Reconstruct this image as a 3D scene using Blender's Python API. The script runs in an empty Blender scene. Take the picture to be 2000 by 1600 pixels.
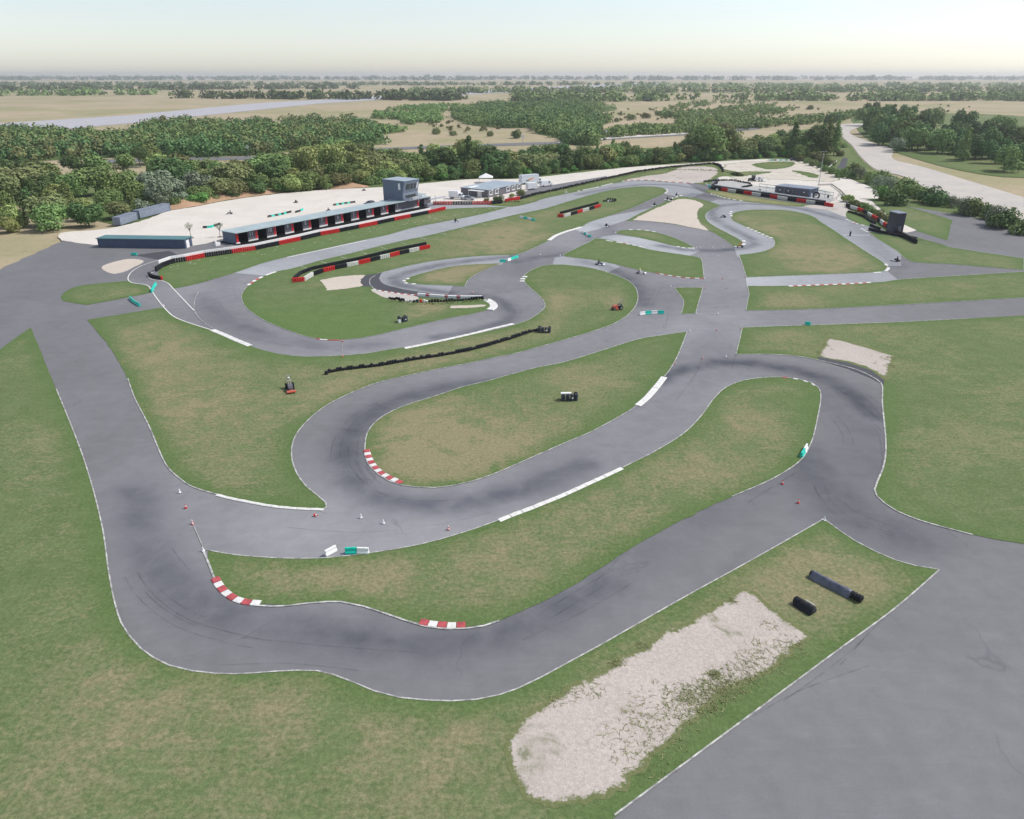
import bpy, bmesh, math, random
import numpy as np
from mathutils import Vector, Matrix, noise
from mathutils.geometry import delaunay_2d_cdt
R=math.radians
random.seed(7)
S=bpy.context.scene
# ---------------------------------------------------------------- camera
FOC=1450.0; YH=146.0; CX,CY=1000.0,800.0
TH=math.atan((CY-YH)/FOC); CH=math.cos(TH)/0.02155
_s,_c=math.sin(TH),math.cos(TH)
cam=bpy.data.cameras.new('camera'); co=bpy.data.objects.new('camera',cam); S.collection.objects.link(co)
co.location=(0,0,CH); co.rotation_euler=(R(90)-TH,0,0)
cam.sensor_fit='HORIZONTAL'; cam.sensor_width=36; cam.lens=36*FOC/2000; cam.clip_start=1; cam.clip_end=30000
S.camera=co
# ---------------------------------------------------------------- world and sun (bright overcast)
SUN_EL,SUN_AZ=R(50),R(78)
w=bpy.data.worlds.new('World'); S.world=w; w.use_nodes=True
nt=w.node_tree; nt.nodes.clear()
sk=nt.nodes.new('ShaderNodeTexSky'); sk.sky_type='NISHITA'; sk.sun_disc=False
sk.sun_elevation=SUN_EL; sk.sun_rotation=SUN_AZ; sk.air_density=1.0; sk.dust_density=0.7; sk.ozone_density=2.0; sk.altitude=200
bg=nt.nodes.new('ShaderNodeBackground'); bg.inputs[1].default_value=0.086
ou=nt.nodes.new('ShaderNodeOutputWorld'); hs=nt.nodes.new('ShaderNodeHueSaturation'); hs.inputs['Saturation'].default_value=.55; nt.links.new(sk.outputs[0],hs.inputs['Color']); nt.links.new(hs.outputs[0],bg.inputs[0]); nt.links.new(bg.outputs[0],ou.inputs[0])
sl=bpy.data.lights.new('sun','SUN'); sl.energy=2.0; sl.angle=R(9); sl.color=(1.0,.94,.86)
so=bpy.data.objects.new('sun',sl); S.collection.objects.link(so)
sd=Vector((math.sin(SUN_AZ)*math.cos(SUN_EL),math.cos(SUN_AZ)*math.cos(SUN_EL),math.sin(SUN_EL)))
so.rotation_euler=sd.to_track_quat('Z','Y').to_euler()
S.view_settings.view_transform='Standard'; S.view_settings.look='None'; S.view_settings.gamma=1; S.view_settings.exposure=0.90
S.render.engine='CYCLES'

# ---------------------------------------------------------------- ground picking
def G(x,y,z=0.0):
    u=(x-CX)/FOC; v=(y-CY)/FOC
    dz=-_s-v*_c; t=(z-CH)/dz
    return Vector((u*t,(_c-v*_s)*t,z))
def G2(p): q=G(p[0],p[1]); return (q.x,q.y)

# ---------------------------------------------------------------- materials
def lin(c):
    return tuple(((x/255)/12.92 if x/255<=.04045 else ((x/255+.055)/1.055)**2.4) for x in c)
class NB:
    def __init__(s,name,rough=.9,spec=.15,metal=0):
        m=bpy.data.materials.new(name); m.use_nodes=True; s.m=m; s.t=m.node_tree
        s.b=s.t.nodes['Principled BSDF']; s.b.inputs['Roughness'].default_value=rough
        s.b.inputs['Specular IOR Level'].default_value=spec; s.b.inputs['Metallic'].default_value=metal
        s.tc=None
    def n(s,ty,**k):
        nd=s.t.nodes.new(ty)
        for a,v in k.items(): setattr(nd,a,v)
        return nd
    def l(s,a,b): s.t.links.new(a,b)
    def co(s,world=False,scale=None):
        if world: g=s.n('ShaderNodeNewGeometry'); o=g.outputs['Position']
        else:
            if not s.tc: s.tc=s.n('ShaderNodeTexCoord')
            o=s.tc.outputs['Object']
        if scale:
            mp=s.n('ShaderNodeMapping'); mp.inputs['Scale'].default_value=scale; s.l(o,mp.inputs[0]); o=mp.outputs[0]
        return o
    def noise(s,sc,det=4,rough=.55,src=None,dist=0):
        nd=s.n('ShaderNodeTexNoise'); nd.inputs['Scale'].default_value=sc; nd.inputs['Detail'].default_value=det
        nd.inputs['Roughness'].default_value=rough; nd.inputs['Distortion'].default_value=dist
        s.l(src if src is not None else s.co(),nd.inputs['Vector']); return nd.outputs['Fac']
    def ramp(s,f,a,b,va=0,vb=1):
        nd=s.n('ShaderNodeMapRange'); nd.inputs[1].default_value=a; nd.inputs[2].default_value=b
        nd.inputs[3].default_value=va; nd.inputs[4].default_value=vb; s.l(f,nd.inputs[0]); return nd.outputs[0]
    def mix(s,f,a,b,blend='MIX'):
        nd=s.n('ShaderNodeMix',data_type='RGBA',blend_type=blend)
        if isinstance(f,(int,float)): nd.inputs[0].default_value=f
        else: s.l(f,nd.inputs[0])
        for i,c in ((6,a),(7,b)):
            if isinstance(c,(tuple,list)): nd.inputs[i].default_value=(*c[:3],1)
            else: s.l(c,nd.inputs[i])
        return nd.outputs[2]
    def math(s,op,a,b=None):
        nd=s.n('ShaderNodeMath',operation=op)
        for i,c in ((0,a),(1,b)):
            if c is None: continue
            if isinstance(c,(int,float)): nd.inputs[i].default_value=c
            else: s.l(c,nd.inputs[i])
        return nd.outputs[0]
    def attr(s,name): nd=s.n('ShaderNodeAttribute'); nd.attribute_name=name; return nd.outputs['Fac']
    def col(s,c):
        if isinstance(c,(tuple,list)): s.b.inputs['Base Color'].default_value=(*c[:3],1)
        else: s.l(c,s.b.inputs['Base Color'])
    def bump(s,h,strength=.3,dist=.1):
        nd=s.n('ShaderNodeBump'); nd.inputs['Strength'].default_value=strength; nd.inputs['Distance'].default_value=dist
        s.l(h,nd.inputs['Height']); s.l(nd.outputs[0],s.b.inputs['Normal'])
def plain(name,c,rough=.6,spec=.3,metal=0,var=.12,sc=1.5):
    b=NB(name,rough,spec,metal); f=b.noise(sc,3,.6)
    b.col(b.mix(b.ramp(f,.3,.7),tuple(x*(1-var) for x in c),tuple(min(1,x*(1+var)) for x in c))); return b.m
def mk_grass(name,green,dark,dry,edge):
    b=NB(name,.95,.08); P=b.co(True)
    big=b.noise(.055,5,.6,P,.6); mid=b.noise(.35,5,.62,P,.4); st=b.noise(.55,6,.68,b.co(True,(.8,1.25,1)),1.6)
    fine=b.noise(2.6,5,.7,P); ff=b.noise(9,3,.7,P)
    c=b.mix(b.ramp(mid,.35,.66),green,dark)
    d=b.math('ADD',b.math('MULTIPLY',b.attr('dry'),b.ramp(mid,.36,.60,.35,1.5)),b.ramp(big,.40,.64,-.22,.44))
    d=b.math('ADD',d,b.ramp(st,.36,.64,-.30,.30)); d=b.math('ADD',d,b.ramp(fine,.34,.66,-.22,.22))
    mp=b.n('ShaderNodeMapping'); mp.inputs['Rotation'].default_value=(0,0,.55); b.l(P,mp.inputs[0])
    s2=b.noise(1.0,3,.6,b.co(True,(.12,3.0,1)),.15); mp2=b.n('ShaderNodeMapping'); mp2.inputs['Scale'].default_value=(2.4,.10,1); mp2.inputs['Rotation'].default_value=(0,0,.35); b.l(P,mp2.inputs[0]); s3=b.noise(1.0,3,.6,mp2.outputs[0],.2)
    sel=b.ramp(b.noise(.02,2,.5,P),.46,.54); nm=b.n('ShaderNodeMix'); b.l(sel,nm.inputs[0]); b.l(s2,nm.inputs[2]); b.l(s3,nm.inputs[3])
    d=b.math('ADD',d,b.ramp(nm.outputs[0],.36,.64,-.10,.11))
    d=b.math('SUBTRACT',d,b.math('MULTIPLY',b.attr('edge'),.55))
    nd=b.n('ShaderNodeClamp'); b.l(d,nd.inputs[0]); c=b.mix(nd.outputs[0],c,dry)
    c=b.mix(b.math('MULTIPLY',b.attr('edge'),.55),c,edge); lu=b.n('ShaderNodeClamp'); b.l(b.math('MULTIPLY',b.attr('dry'),-.38),lu.inputs[0]); c=b.mix(lu.outputs[0],c,tuple(x*1.25 for x in edge))
    v=b.ramp(b.math('ADD',b.math('MULTIPLY',fine,.6),b.math('MULTIPLY',ff,.4)),.36,.64,.74,1.24)
    mm=b.n('ShaderNodeVectorMath',operation='SCALE'); b.l(c,mm.inputs[0]); b.l(v,mm.inputs['Scale'])
    b.col(mm.outputs[0]); b.bump(b.math('ADD',fine,ff),.5,.08); return b.m
def mk_asphalt(name,a,dk):
    b=NB(name,.85,.25); P=b.co(True)
    big=b.noise(.06,5,.6,P,.8); mid=b.noise(.5,6,.65,P,.3); fine=b.noise(7,4,.75,P)
    st=b.noise(.6,5,.7,b.co(True,(.25,1.6,1)),1.0)
    c=b.mix(b.ramp(big,.35,.68),a,tuple(x*.86 for x in a))
    c=b.mix(b.ramp(st,.5,.78,0,.28),c,tuple(min(1,x*1.25) for x in a))
    r=b.attr('rubber'); rn=b.math('MULTIPLY',r,b.ramp(b.noise(.22,5,.6,P,.5),.32,.62,.62,1.18))
    cl=b.n('ShaderNodeClamp'); b.l(rn,cl.inputs[0]); c=b.mix(cl.outputs[0],c,dk)
    t=b.attr('tone'); c2=b.n('ShaderNodeVectorMath',operation='SCALE'); b.l(c,c2.inputs[0])
    v=b.math('MULTIPLY',b.ramp(b.math('ADD',b.math('MULTIPLY',mid,.5),b.math('MULTIPLY',fine,.5)),.38,.62,.90,1.09),t)
    b.l(v,c2.inputs['Scale']); col=c2.outputs[0]
    # thin crack / tyre scuff lines
    vo=b.n('ShaderNodeTexVoronoi',feature='DISTANCE_TO_EDGE'); vo.inputs['Scale'].default_value=.045
    wv=b.n('ShaderNodeVectorMath',operation='ADD'); nz=b.n('ShaderNodeTexNoise'); nz.inputs['Scale'].default_value=.08; nz.inputs['Detail'].default_value=4
    b.l(P,nz.inputs['Vector']); sc=b.n('ShaderNodeVectorMath',operation='SCALE'); sc.inputs['Scale'].default_value=14; b.l(nz.outputs['Color'],sc.inputs[0])
    b.l(P,wv.inputs[0]); b.l(sc.outputs[0],wv.inputs[1]); b.l(wv.outputs[0],vo.inputs['Vector'])
    ln=b.ramp(vo.outputs['Distance'],.0,.006,.30,0)
    lm=b.math('MULTIPLY',ln,b.ramp(b.noise(.15,3,.5,P),.5,.62)); col=b.mix(lm,col,dk)
    b.col(col); b.bump(fine,.25,.02); return b.m
def mk_gravel(name,a,b2,weed=.0):
    b=NB(name,.95,.1); P=b.co(True)
    big=b.noise(.09,5,.6,P,.5); f=b.noise(3.2,6,.8,P); ff=b.noise(14,3,.8,P)
    c=b.mix(b.ramp(big,.35,.7),a,b2)
    v=b.ramp(b.math('ADD',b.math('MULTIPLY',f,.5),b.math('MULTIPLY',ff,.5)),.36,.63,.66,1.22)
    mm=b.n('ShaderNodeVectorMath',operation='SCALE'); b.l(c,mm.inputs[0]); b.l(v,mm.inputs['Scale']); col=mm.outputs[0]
    if weed:
        wd=b.math('MULTIPLY',b.ramp(b.noise(.22,5,.65,P,.6),.56,.66),b.ramp(b.noise(1.6,5,.75,P),.42,.56))
        col=b.mix(b.math('MULTIPLY',wd,weed),col,(.14,.16,.075))
        eg=b.math('MULTIPLY',b.ramp(b.math('SUBTRACT',b.attr('edge'),b.math('MULTIPLY',b.noise(2.6,6,.8,P),1.0)),-.05,.09),b.ramp(b.noise(.5,3,.6,P),.22,.34))
        col=b.mix(eg,col,b.mix(b.ramp(f,.35,.65),(.115,.150,.055),(.20,.205,.105)))
    b.col(col); b.bump(f,.6,.08); return b.m
def mk_leaf(name,a,bb):
    b=NB(name,.75,.15); f=b.noise(.55,3,.6); oi=b.n('ShaderNodeObjectInfo')
    c=b.mix(b.ramp(f,.34,.66),a,bb); h=b.n('ShaderNodeHueSaturation'); b.l(c,h.inputs['Color'])
    b.l(b.ramp(oi.outputs['Random'],0,1,.465,.515),h.inputs['Hue']); b.l(b.ramp(oi.outputs['Random'],0,1,.75,1.35),h.inputs['Value'])
    h.inputs['Saturation'].default_value=.96; b.col(h.outputs[0]); b.b.inputs['Transmission Weight'].default_value=0; return b.m
M={}
M['grass']=mk_grass('grass_mown',(.146,.190,.084),(.112,.160,.063),(.255,.230,.135),(.082,.148,.042))
M['field']=None
def mk_field():
    b=NB('dry_field',.95,.05); P=b.co(True)
    big=b.noise(.006,6,.6,P,.8); mid=b.noise(.03,6,.7,b.co(True,(1,.6,1)),.6); f=b.noise(.4,5,.7,P)
    c=b.mix(b.ramp(mid,.35,.68),(.44,.36,.25),(.35,.30,.20)); c=b.mix(b.ramp(big,.46,.66),c,(.27,.27,.14))
    c=b.mix(b.ramp(f,.5,.75,0,.5),c,(.17,.19,.09)); b.col(c); return b.m
M['field']=mk_field()
M['slope']=mk_grass('rough_grass',(.15,.19,.075),(.10,.15,.055),(.27,.25,.13),(.08,.13,.04))
M['asphalt']=mk_asphalt('asphalt',(.176,.175,.187),(.066,.071,.086))
M['asphalt_light']=mk_asphalt('asphalt_old_pale',(.295,.305,.325),(.13,.137,.156))
M['asphalt_new']=mk_asphalt('asphalt_new_dark',(.072,.073,.085),(.07,.07,.08))
M['gravel']=mk_gravel('pale_gravel',(.70,.655,.60),(.62,.58,.53))
M['gravel_weedy']=mk_gravel('weedy_gravel',(.53,.475,.435),(.46,.41,.375),.75)
M['sand']=mk_gravel('pale_sand',(.60,.53,.46),(.55,.485,.42))
M['road']=mk_gravel('worn_pale_road',(.47,.45,.43),(.57,.52,.46))
M['runway']=mk_gravel('runway_concrete',(.45,.45,.48),(.40,.40,.43))
M['earth']=mk_gravel('red_earth',(.47,.30,.20),(.36,.25,.15),.5)
M['yard_weedy']=mk_gravel('weedy_yard_gravel',(.62,.57,.50),(.54,.50,.43),.8)
def mk_scuff():
    b=NB('rubber_scuff',.8,.2); b.col((.05,.052,.06)); t=b.n('ShaderNodeBsdfTransparent'); mx=b.n('ShaderNodeMixShader')
    b.l(b.ramp(b.noise(.6,4,.7,b.co(True)),.38,.68,.02,.26),mx.inputs[0]); b.l(t.outputs[0],mx.inputs[1]); b.l(b.b.outputs[0],mx.inputs[2])
    b.l(mx.outputs[0],b.t.nodes['Material Output'].inputs[0]); return b.m
M['scuff']=mk_scuff()
def mk_line():
    b=NB('white_line_paint',.7,.2); P=b.co(True); f=b.noise(1.1,5,.75,P)
    b.col(b.mix(b.ramp(f,.40,.62),(.24,.24,.24),(.60,.60,.575))); return b.m
M['line']=mk_line()
M['white']=plain('white_paint',(.80,.80,.80),.5,.3,0,.06,1.2)
M['kerb_white']=plain('kerb_white_paint',(.70,.69,.67),.6,.2,0,.14,2.2)
M['kerb_red']=plain('kerb_red_paint',(.42,.085,.095),.6,.2,0,.25,1.4)
M['red']=plain('red_paint',(.66,.02,.03),.5,.3,0,.2,2.0)
M['tyre_red']=plain('tyre_red_paint',(.64,.035,.035),.7,.2,0,.35,3.0)
M['tyre_black']=plain('tyre_rubber',(.022,.024,.030),.8,.25,0,.3,3.0)
M['tyre_white']=plain('tyre_white_paint',(.72,.72,.68),.7,.2,0,.15,3.0)
M['teal']=plain('teal_plastic',(.012,.56,.44),.4,.4,0,.10,1.5)
M['wplastic']=plain('white_plastic',(.82,.83,.83),.4,.4,0,.04,1.5)
M['blackp']=plain('black_plastic',(.02,.022,.026),.5,.4)
M['cone_red']=plain('cone_orange_plastic',(.62,.065,.05),.5,.3)
M['metal']=plain('galvanised_steel',(.42,.43,.45),.45,.5,.6)
M['panel']=plain('dark_grey_cladding',(.135,.130,.150),.6,.3,0,.1,.6)
M['navy']=plain('blue_grey_cladding',(.060,.085,.145),.55,.35,0,.1,.5)
M['bluewall']=plain('slate_blue_cladding',(.120,.155,.215),.6,.3,0,.08,.5)
M['roofb']=plain('pale_blue_metal_roof',(.36,.44,.46),.4,.4,0,.12,.3)
M['rooft']=plain('teal_grey_metal_roof',(.08,.19,.21),.5,.4,0,.15,.3)
M['roofg']=plain('grey_blue_flat_roof',(.32,.38,.44),.6,.3,0,.12,.3)
M['contain']=plain('grey_container_steel',(.20,.235,.30),.5,.4,0,.12,.5)
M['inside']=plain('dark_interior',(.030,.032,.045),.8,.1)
def glass():
    b=NB('window_glass',.08,.8); b.col((.045,.055,.065)); return b.m
M['glass']=glass()
M['conc']=plain('concrete',(.42,.42,.41),.85,.1,0,.15,.8)
M['truck']=plain('white_vehicle_paint',(.80,.81,.83),.3,.5,0,.03)
M['lorry']=plain('pale_grey_lorry_paint',(.58,.62,.66),.4,.4,0,.04)
M['post']=plain('dark_blue_grey_tyre_cover',(.055,.065,.085),.6,.3,0,.3,3)
M['silver']=plain('silver_vehicle_paint',(.38,.41,.46),.3,.5,.2,.05)
M['darkcar']=plain('dark_blue_vehicle_paint',(.028,.030,.055),.22,.6,0,.1)
M['greenp']=plain('green_painted_steel',(.09,.25,.20),.5,.3)
M['tarp']=plain('grey_blue_tarpaulin',(.115,.125,.165),.4,.4,0,.25,2)
M['orange']=plain('orange_print',(.72,.28,.08),.5,.3)
M['bark']=plain('bark',(.12,.10,.08),.9,.1,0,.3,3)
M['yellow']=plain('yellow_paint',(.75,.62,.12),.5,.3)
M['mower']=plain('red_mower_paint',(.55,.13,.09),.4,.4)
M['skin']=plain('skin',(.45,.27,.19),.6,.3)
M['cloth_d']=plain('dark_overalls',(.03,.033,.045),.9,.1); M['cloth_w']=plain('white_overalls',(.65,.65,.62),.9,.1)
M['cloth_y']=plain('orange_overalls',(.62,.30,.06),.9,.1); M['cloth_g']=plain('pale_work_shirt',(.42,.40,.32),.9,.1)
LE={'dark':mk_leaf('leaf_dark_green',(0.060,0.122,0.040),(0.124,0.212,0.072)),
 'mid':mk_leaf('leaf_mid_green',(0.110,0.184,0.052),(0.212,0.304,0.101)),
 'yell':mk_leaf('leaf_yellow_green',(0.212,0.285,0.077),(0.352,0.414,0.151)),
 'silver':mk_leaf('leaf_silver_green',(0.138,0.190,0.115),(0.247,0.293,0.201)),
 'brown':mk_leaf('leaf_olive_brown',(0.132,0.167,0.057),(0.230,0.259,0.109)),
 'vivid':mk_leaf('leaf_fresh_green',(0.070,0.212,0.044),(0.161,0.340,0.081))}
M['weed']=mk_leaf('leaf_weed',(.20,.24,.10),(.30,.33,.16))

# ---------------------------------------------------------------- mesh helpers
COL=S.collection
class MB:
    def __init__(s): s.v=[]; s.f=[]; s.mi=[]; s.mats=[]; s.cur=0; s.sm=False
    def mat(s,m):
        m=M[m] if isinstance(m,str) else m
        if m not in s.mats: s.mats.append(m)
        s.cur=s.mats.index(m); return s
    def add(s,vs,fs):
        o=len(s.v); s.v+= [tuple(p) for p in vs]
        for f in fs: s.f.append(tuple(i+o for i in f)); s.mi.append(s.cur)
        return s
    def box(s,c,d,rz=0,tap=(1,1)):
        cx,cy,cz=c; x,y,z=d[0]/2,d[1]/2,d[2]/2; cs,sn=math.cos(rz),math.sin(rz); vs=[]
        for k,(sx,sy) in ((-1,(1,1)),(1,tap)):
            for a,b in ((-1,-1),(1,-1),(1,1),(-1,1)):
                px,py=a*x*sx,b*y*sy; vs.append((cx+px*cs-py*sn,cy+px*sn+py*cs,cz+k*z))
        return s.add(vs,[(0,3,2,1),(4,5,6,7),(0,1,5,4),(1,2,6,5),(2,3,7,6),(3,0,4,7)])
    def prism(s,pts,a0,a1,axis='y'):
        """2-D outline pts in the plane across `axis`, extruded from a0 to a1"""
        n=len(pts); vs=[]
        for a in (a0,a1):
            for (p,q) in pts: vs.append((p,a,q) if axis=='y' else ((a,p,q) if axis=='x' else (p,q,a)))
        return s.add(vs,[tuple(range(n)),tuple(range(2*n-1,n-1,-1))]+[(i,i+n,(i+1)%n+n,(i+1)%n) for i in range(n)])
    def cyl(s,a,b,r0,r1=None,n=8,cap=True):
        a,b=Vector(a),Vector(b); r1=r0 if r1 is None else r1; d=(b-a).normalized()
        u=d.orthogonal().normalized(); w_=d.cross(u); vs=[]
        for p,r in ((a,r0),(b,r1)):
            for i in range(n): t=2*math.pi*i/n; vs.append(p+u*math.cos(t)*r+w_*math.sin(t)*r)
        fs=[(i,(i+1)%n,(i+1)%n+n,i+n) for i in range(n)]
        if cap: fs+=[tuple(range(n-1,-1,-1)),tuple(range(n,2*n))]
        return s.add(vs,fs)
    def torus(s,c,Rr,r,n=10,m=6,squash=1.0,axis='z',rot=0):
        vs=[];fs=[]
        for i in range(n):
            t=2*math.pi*i/n+rot
            for j in range(m):
                p=2*math.pi*j/m+math.pi/m; q=Rr+r*math.cos(p); x,y,z=q*math.cos(t),q*math.sin(t),r*math.sin(p)*squash
                if axis=='x': x,y,z=z,x,y
                elif axis=='y': x,y,z=x,z,y
                vs.append((c[0]+x,c[1]+y,c[2]+z))
        for i in range(n):
            for j in range(m): fs.append((i*m+j,((i+1)%n)*m+j,((i+1)%n)*m+(j+1)%m,i*m+(j+1)%m))
        return s.add(vs,fs)
    def build(s,name,mat=None,parent=None,smooth=False,loc=None,rz=None,bevel=0):
        me=bpy.data.meshes.new(name); me.from_pydata(s.v,[],s.f)
        if mat is not None: me.materials.append(M[mat] if isinstance(mat,str) else mat)
        else:
            for m in s.mats: me.materials.append(m)
            me.polygons.foreach_set('material_index',s.mi)
        if smooth: me.polygons.foreach_set('use_smooth',[True]*len(me.polygons))
        bm=bmesh.new(); bm.from_mesh(me)
        bmesh.ops.recalc_face_normals(bm,faces=bm.faces)
        if bevel: bmesh.ops.bevel(bm,geom=[e for e in bm.edges if e.calc_face_angle(0)>.6],offset=bevel,segments=2,affect='EDGES',clamp_overlap=True)
        bm.to_mesh(me); bm.free()
        o=bpy.data.objects.new(name,me); COL.objects.link(o)
        if parent is not None: o.parent=parent
        if loc is not None: o.location=loc
        if rz is not None: o.rotation_euler[2]=rz
        return o
def tag(o,label=None,cat=None,group=None,kind=None):
    if label: o['label']=label
    if cat: o['category']=cat
    if group: o['group']=group
    if kind: o['kind']=kind
    return o
def thing(name,label,cat,loc=(0,0,0),rz=0,group=None):
    o=bpy.data.objects.new(name,None); COL.objects.link(o); o.location=loc; o.rotation_euler[2]=rz
    return tag(o,label,cat,group)
def copy_tree(o,loc=None,rz=None,label=None,parent=None,group=None):
    c=o.copy(); COL.objects.link(c)
    if parent is not None: c.parent=parent
    if loc is not None: c.location=loc
    if rz is not None: c.rotation_euler[2]=rz
    if label: c['label']=label
    if group: c['group']=group
    for ch in list(o.children): copy_tree(ch,parent=c)
    return c
def smooth(pts,closed=False,step=1.2,mx=14):
    """pixel outline (x,y[,1 = corner]) -> smooth world outline"""
    n=len(pts); P=[Vector(G2(p)) for p in pts]; cr=[len(p)>2 for p in pts]; out=[]
    for i in range(n if closed else n-1):
        j=(i+1)%n; p1,p2=P[i],P[j]
        p0=P[(i-1)%n] if (closed or i>0) and not cr[i] else p1
        p3=P[(j+1)%n] if (closed or j<n-1) and not cr[j] else p2
        d=(p2-p1).length; k=max(1,min(mx,int(d/step)))
        # centripetal catmull-rom
        t0=0; t1=t0+max(1e-4,(p1-p0).length**.5); t2=t1+max(1e-4,d**.5); t3=t2+max(1e-4,(p3-p2).length**.5)
        for q in range(k):
            t=t1+(t2-t1)*q/k
            if (p1-p0).length<1e-6: A1=p1
            else: A1=p0*((t1-t)/(t1-t0))+p1*((t-t0)/(t1-t0))
            A2=p1*((t2-t)/(t2-t1))+p2*((t-t1)/(t2-t1))
            A3=p2 if (p3-p2).length<1e-6 else p2*((t3-t)/(t3-t2))+p3*((t-t2)/(t3-t2))
            B1=A1*((t2-t)/(t2-t0))+A2*((t-t0)/(t2-t0)); B2=A2*((t3-t)/(t3-t1))+A3*((t-t1)/(t3-t1))
            out.append(B1*((t2-t)/(t2-t1))+B2*((t-t1)/(t2-t1)))
    if not closed: out.append(P[-1])
    return out
def seg_dist(P,poly,closed=False):
    """P (n,2); poly (m,2) -> min distance"""
    poly=np.array([(p[0],p[1]) for p in poly]); 
    if closed: poly=np.vstack([poly,poly[:1]])
    A=poly[:-1];D=poly[1:]-A; L=(D**2).sum(1)+1e-9; best=np.full(len(P),1e9)
    for a,d,l in zip(A,D,L):
        q=P-a; t=np.clip((q@d)/l,0,1); dd=q-t[:,None]*d; best=np.minimum(best,(dd**2).sum(1))
    return np.sqrt(best)
def inside(P,poly):
    poly=np.array([(p[0],p[1]) for p in poly]); n=len(poly); r=np.zeros(len(P),bool); x,y=P[:,0],P[:,1]
    for i in range(n):
        x1,y1=poly[i];x2,y2=poly[(i+1)%n]
        if y1==y2: continue
        c=((y1>y)!=(y2>y))&(x<(x2-x1)*(y-y1)/(y2-y1)+x1); r^=c
    return r
def sheet(name,outline,z,mat,spacing=3.0,attrs=None,jitter=0,kind='structure',label=None,cat=None):
    """flat sheet with interior points so that soft vertex attributes can vary across it"""
    pts=[Vector((p[0],p[1])) for p in outline]
    if jitter:
        pts=[p+Vector((noise.noise((p.x*1.3,p.y*1.3,3.1)),noise.noise((p.x*1.3,p.y*1.3,9.7))))*jitter for p in pts]
    A=np.array([(p.x,p.y) for p in pts]); mn,mxx=A.min(0),A.max(0)
    gx=np.arange(mn[0]+spacing/2,mxx[0],spacing); gy=np.arange(mn[1]+spacing/2,mxx[1],spacing)
    if len(gx) and len(gy):
        X,Y=np.meshgrid(gx,gy); Q=np.stack([X.ravel(),Y.ravel()],1); Q=Q[inside(Q,A)]
        if len(Q): Q=Q[seg_dist(Q,A,True)>spacing*.3]
    else: Q=np.zeros((0,2))
    vs=pts+[Vector((float(q[0]),float(q[1]))) for q in Q]; n=len(pts)
    ov,oe,of,_,_,_=delaunay_2d_cdt(vs,[(i,(i+1)%n) for i in range(n)],[],1,1e-5)
    me=bpy.data.meshes.new(name); me.from_pydata([(v.x,v.y,z) for v in ov],[],[tuple(f) for f in of])
    me.materials.append(M[mat] if isinstance(mat,str) else mat)
    V=np.array([(v.x,v.y) for v in ov])
    for k,fn in (attrs or {}).items():
        a=me.attributes.new(k,'FLOAT','POINT'); a.data.foreach_set('value',np.asarray(fn(V,A),dtype=np.float32))
    if len(me.polygons) and me.polygons[0].normal.z<0: me.flip_normals()
    o=bpy.data.objects.new(name,me); COL.objects.link(o); tag(o,label,cat,None,kind); return o
def ribbon_verts(mb,pts,wd,z,z2=None):
    n=len(pts); vs=[]
    for i,p in enumerate(pts):
        a=pts[max(0,i-1)];b=pts[min(n-1,i+1)]; d=(b-a); d=d.normalized() if d.length>0 else Vector((1,0)); q=Vector((-d.y,d.x))
        wi=wd[i] if isinstance(wd,(list,tuple)) else wd
        vs+= [(p.x+q.x*wi/2,p.y+q.y*wi/2,z),(p.x-q.x*wi/2,p.y-q.y*wi/2,z if z2 is None else z2)]
    mb.add(vs,[(2*i,2*i+1,2*i+3,2*i+2) for i in range(n-1)])
def resample(pts,step):
    out=[pts[0].copy()]; acc=0
    for a,b in zip(pts,pts[1:]):
        d=(b-a).length
        while d>0 and acc+d>=step:
            t=(step-acc)/d; a=a+(b-a)*t; out.append(a.copy()); d=(b-a).length; acc=0
        acc+=d
    return out
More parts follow.
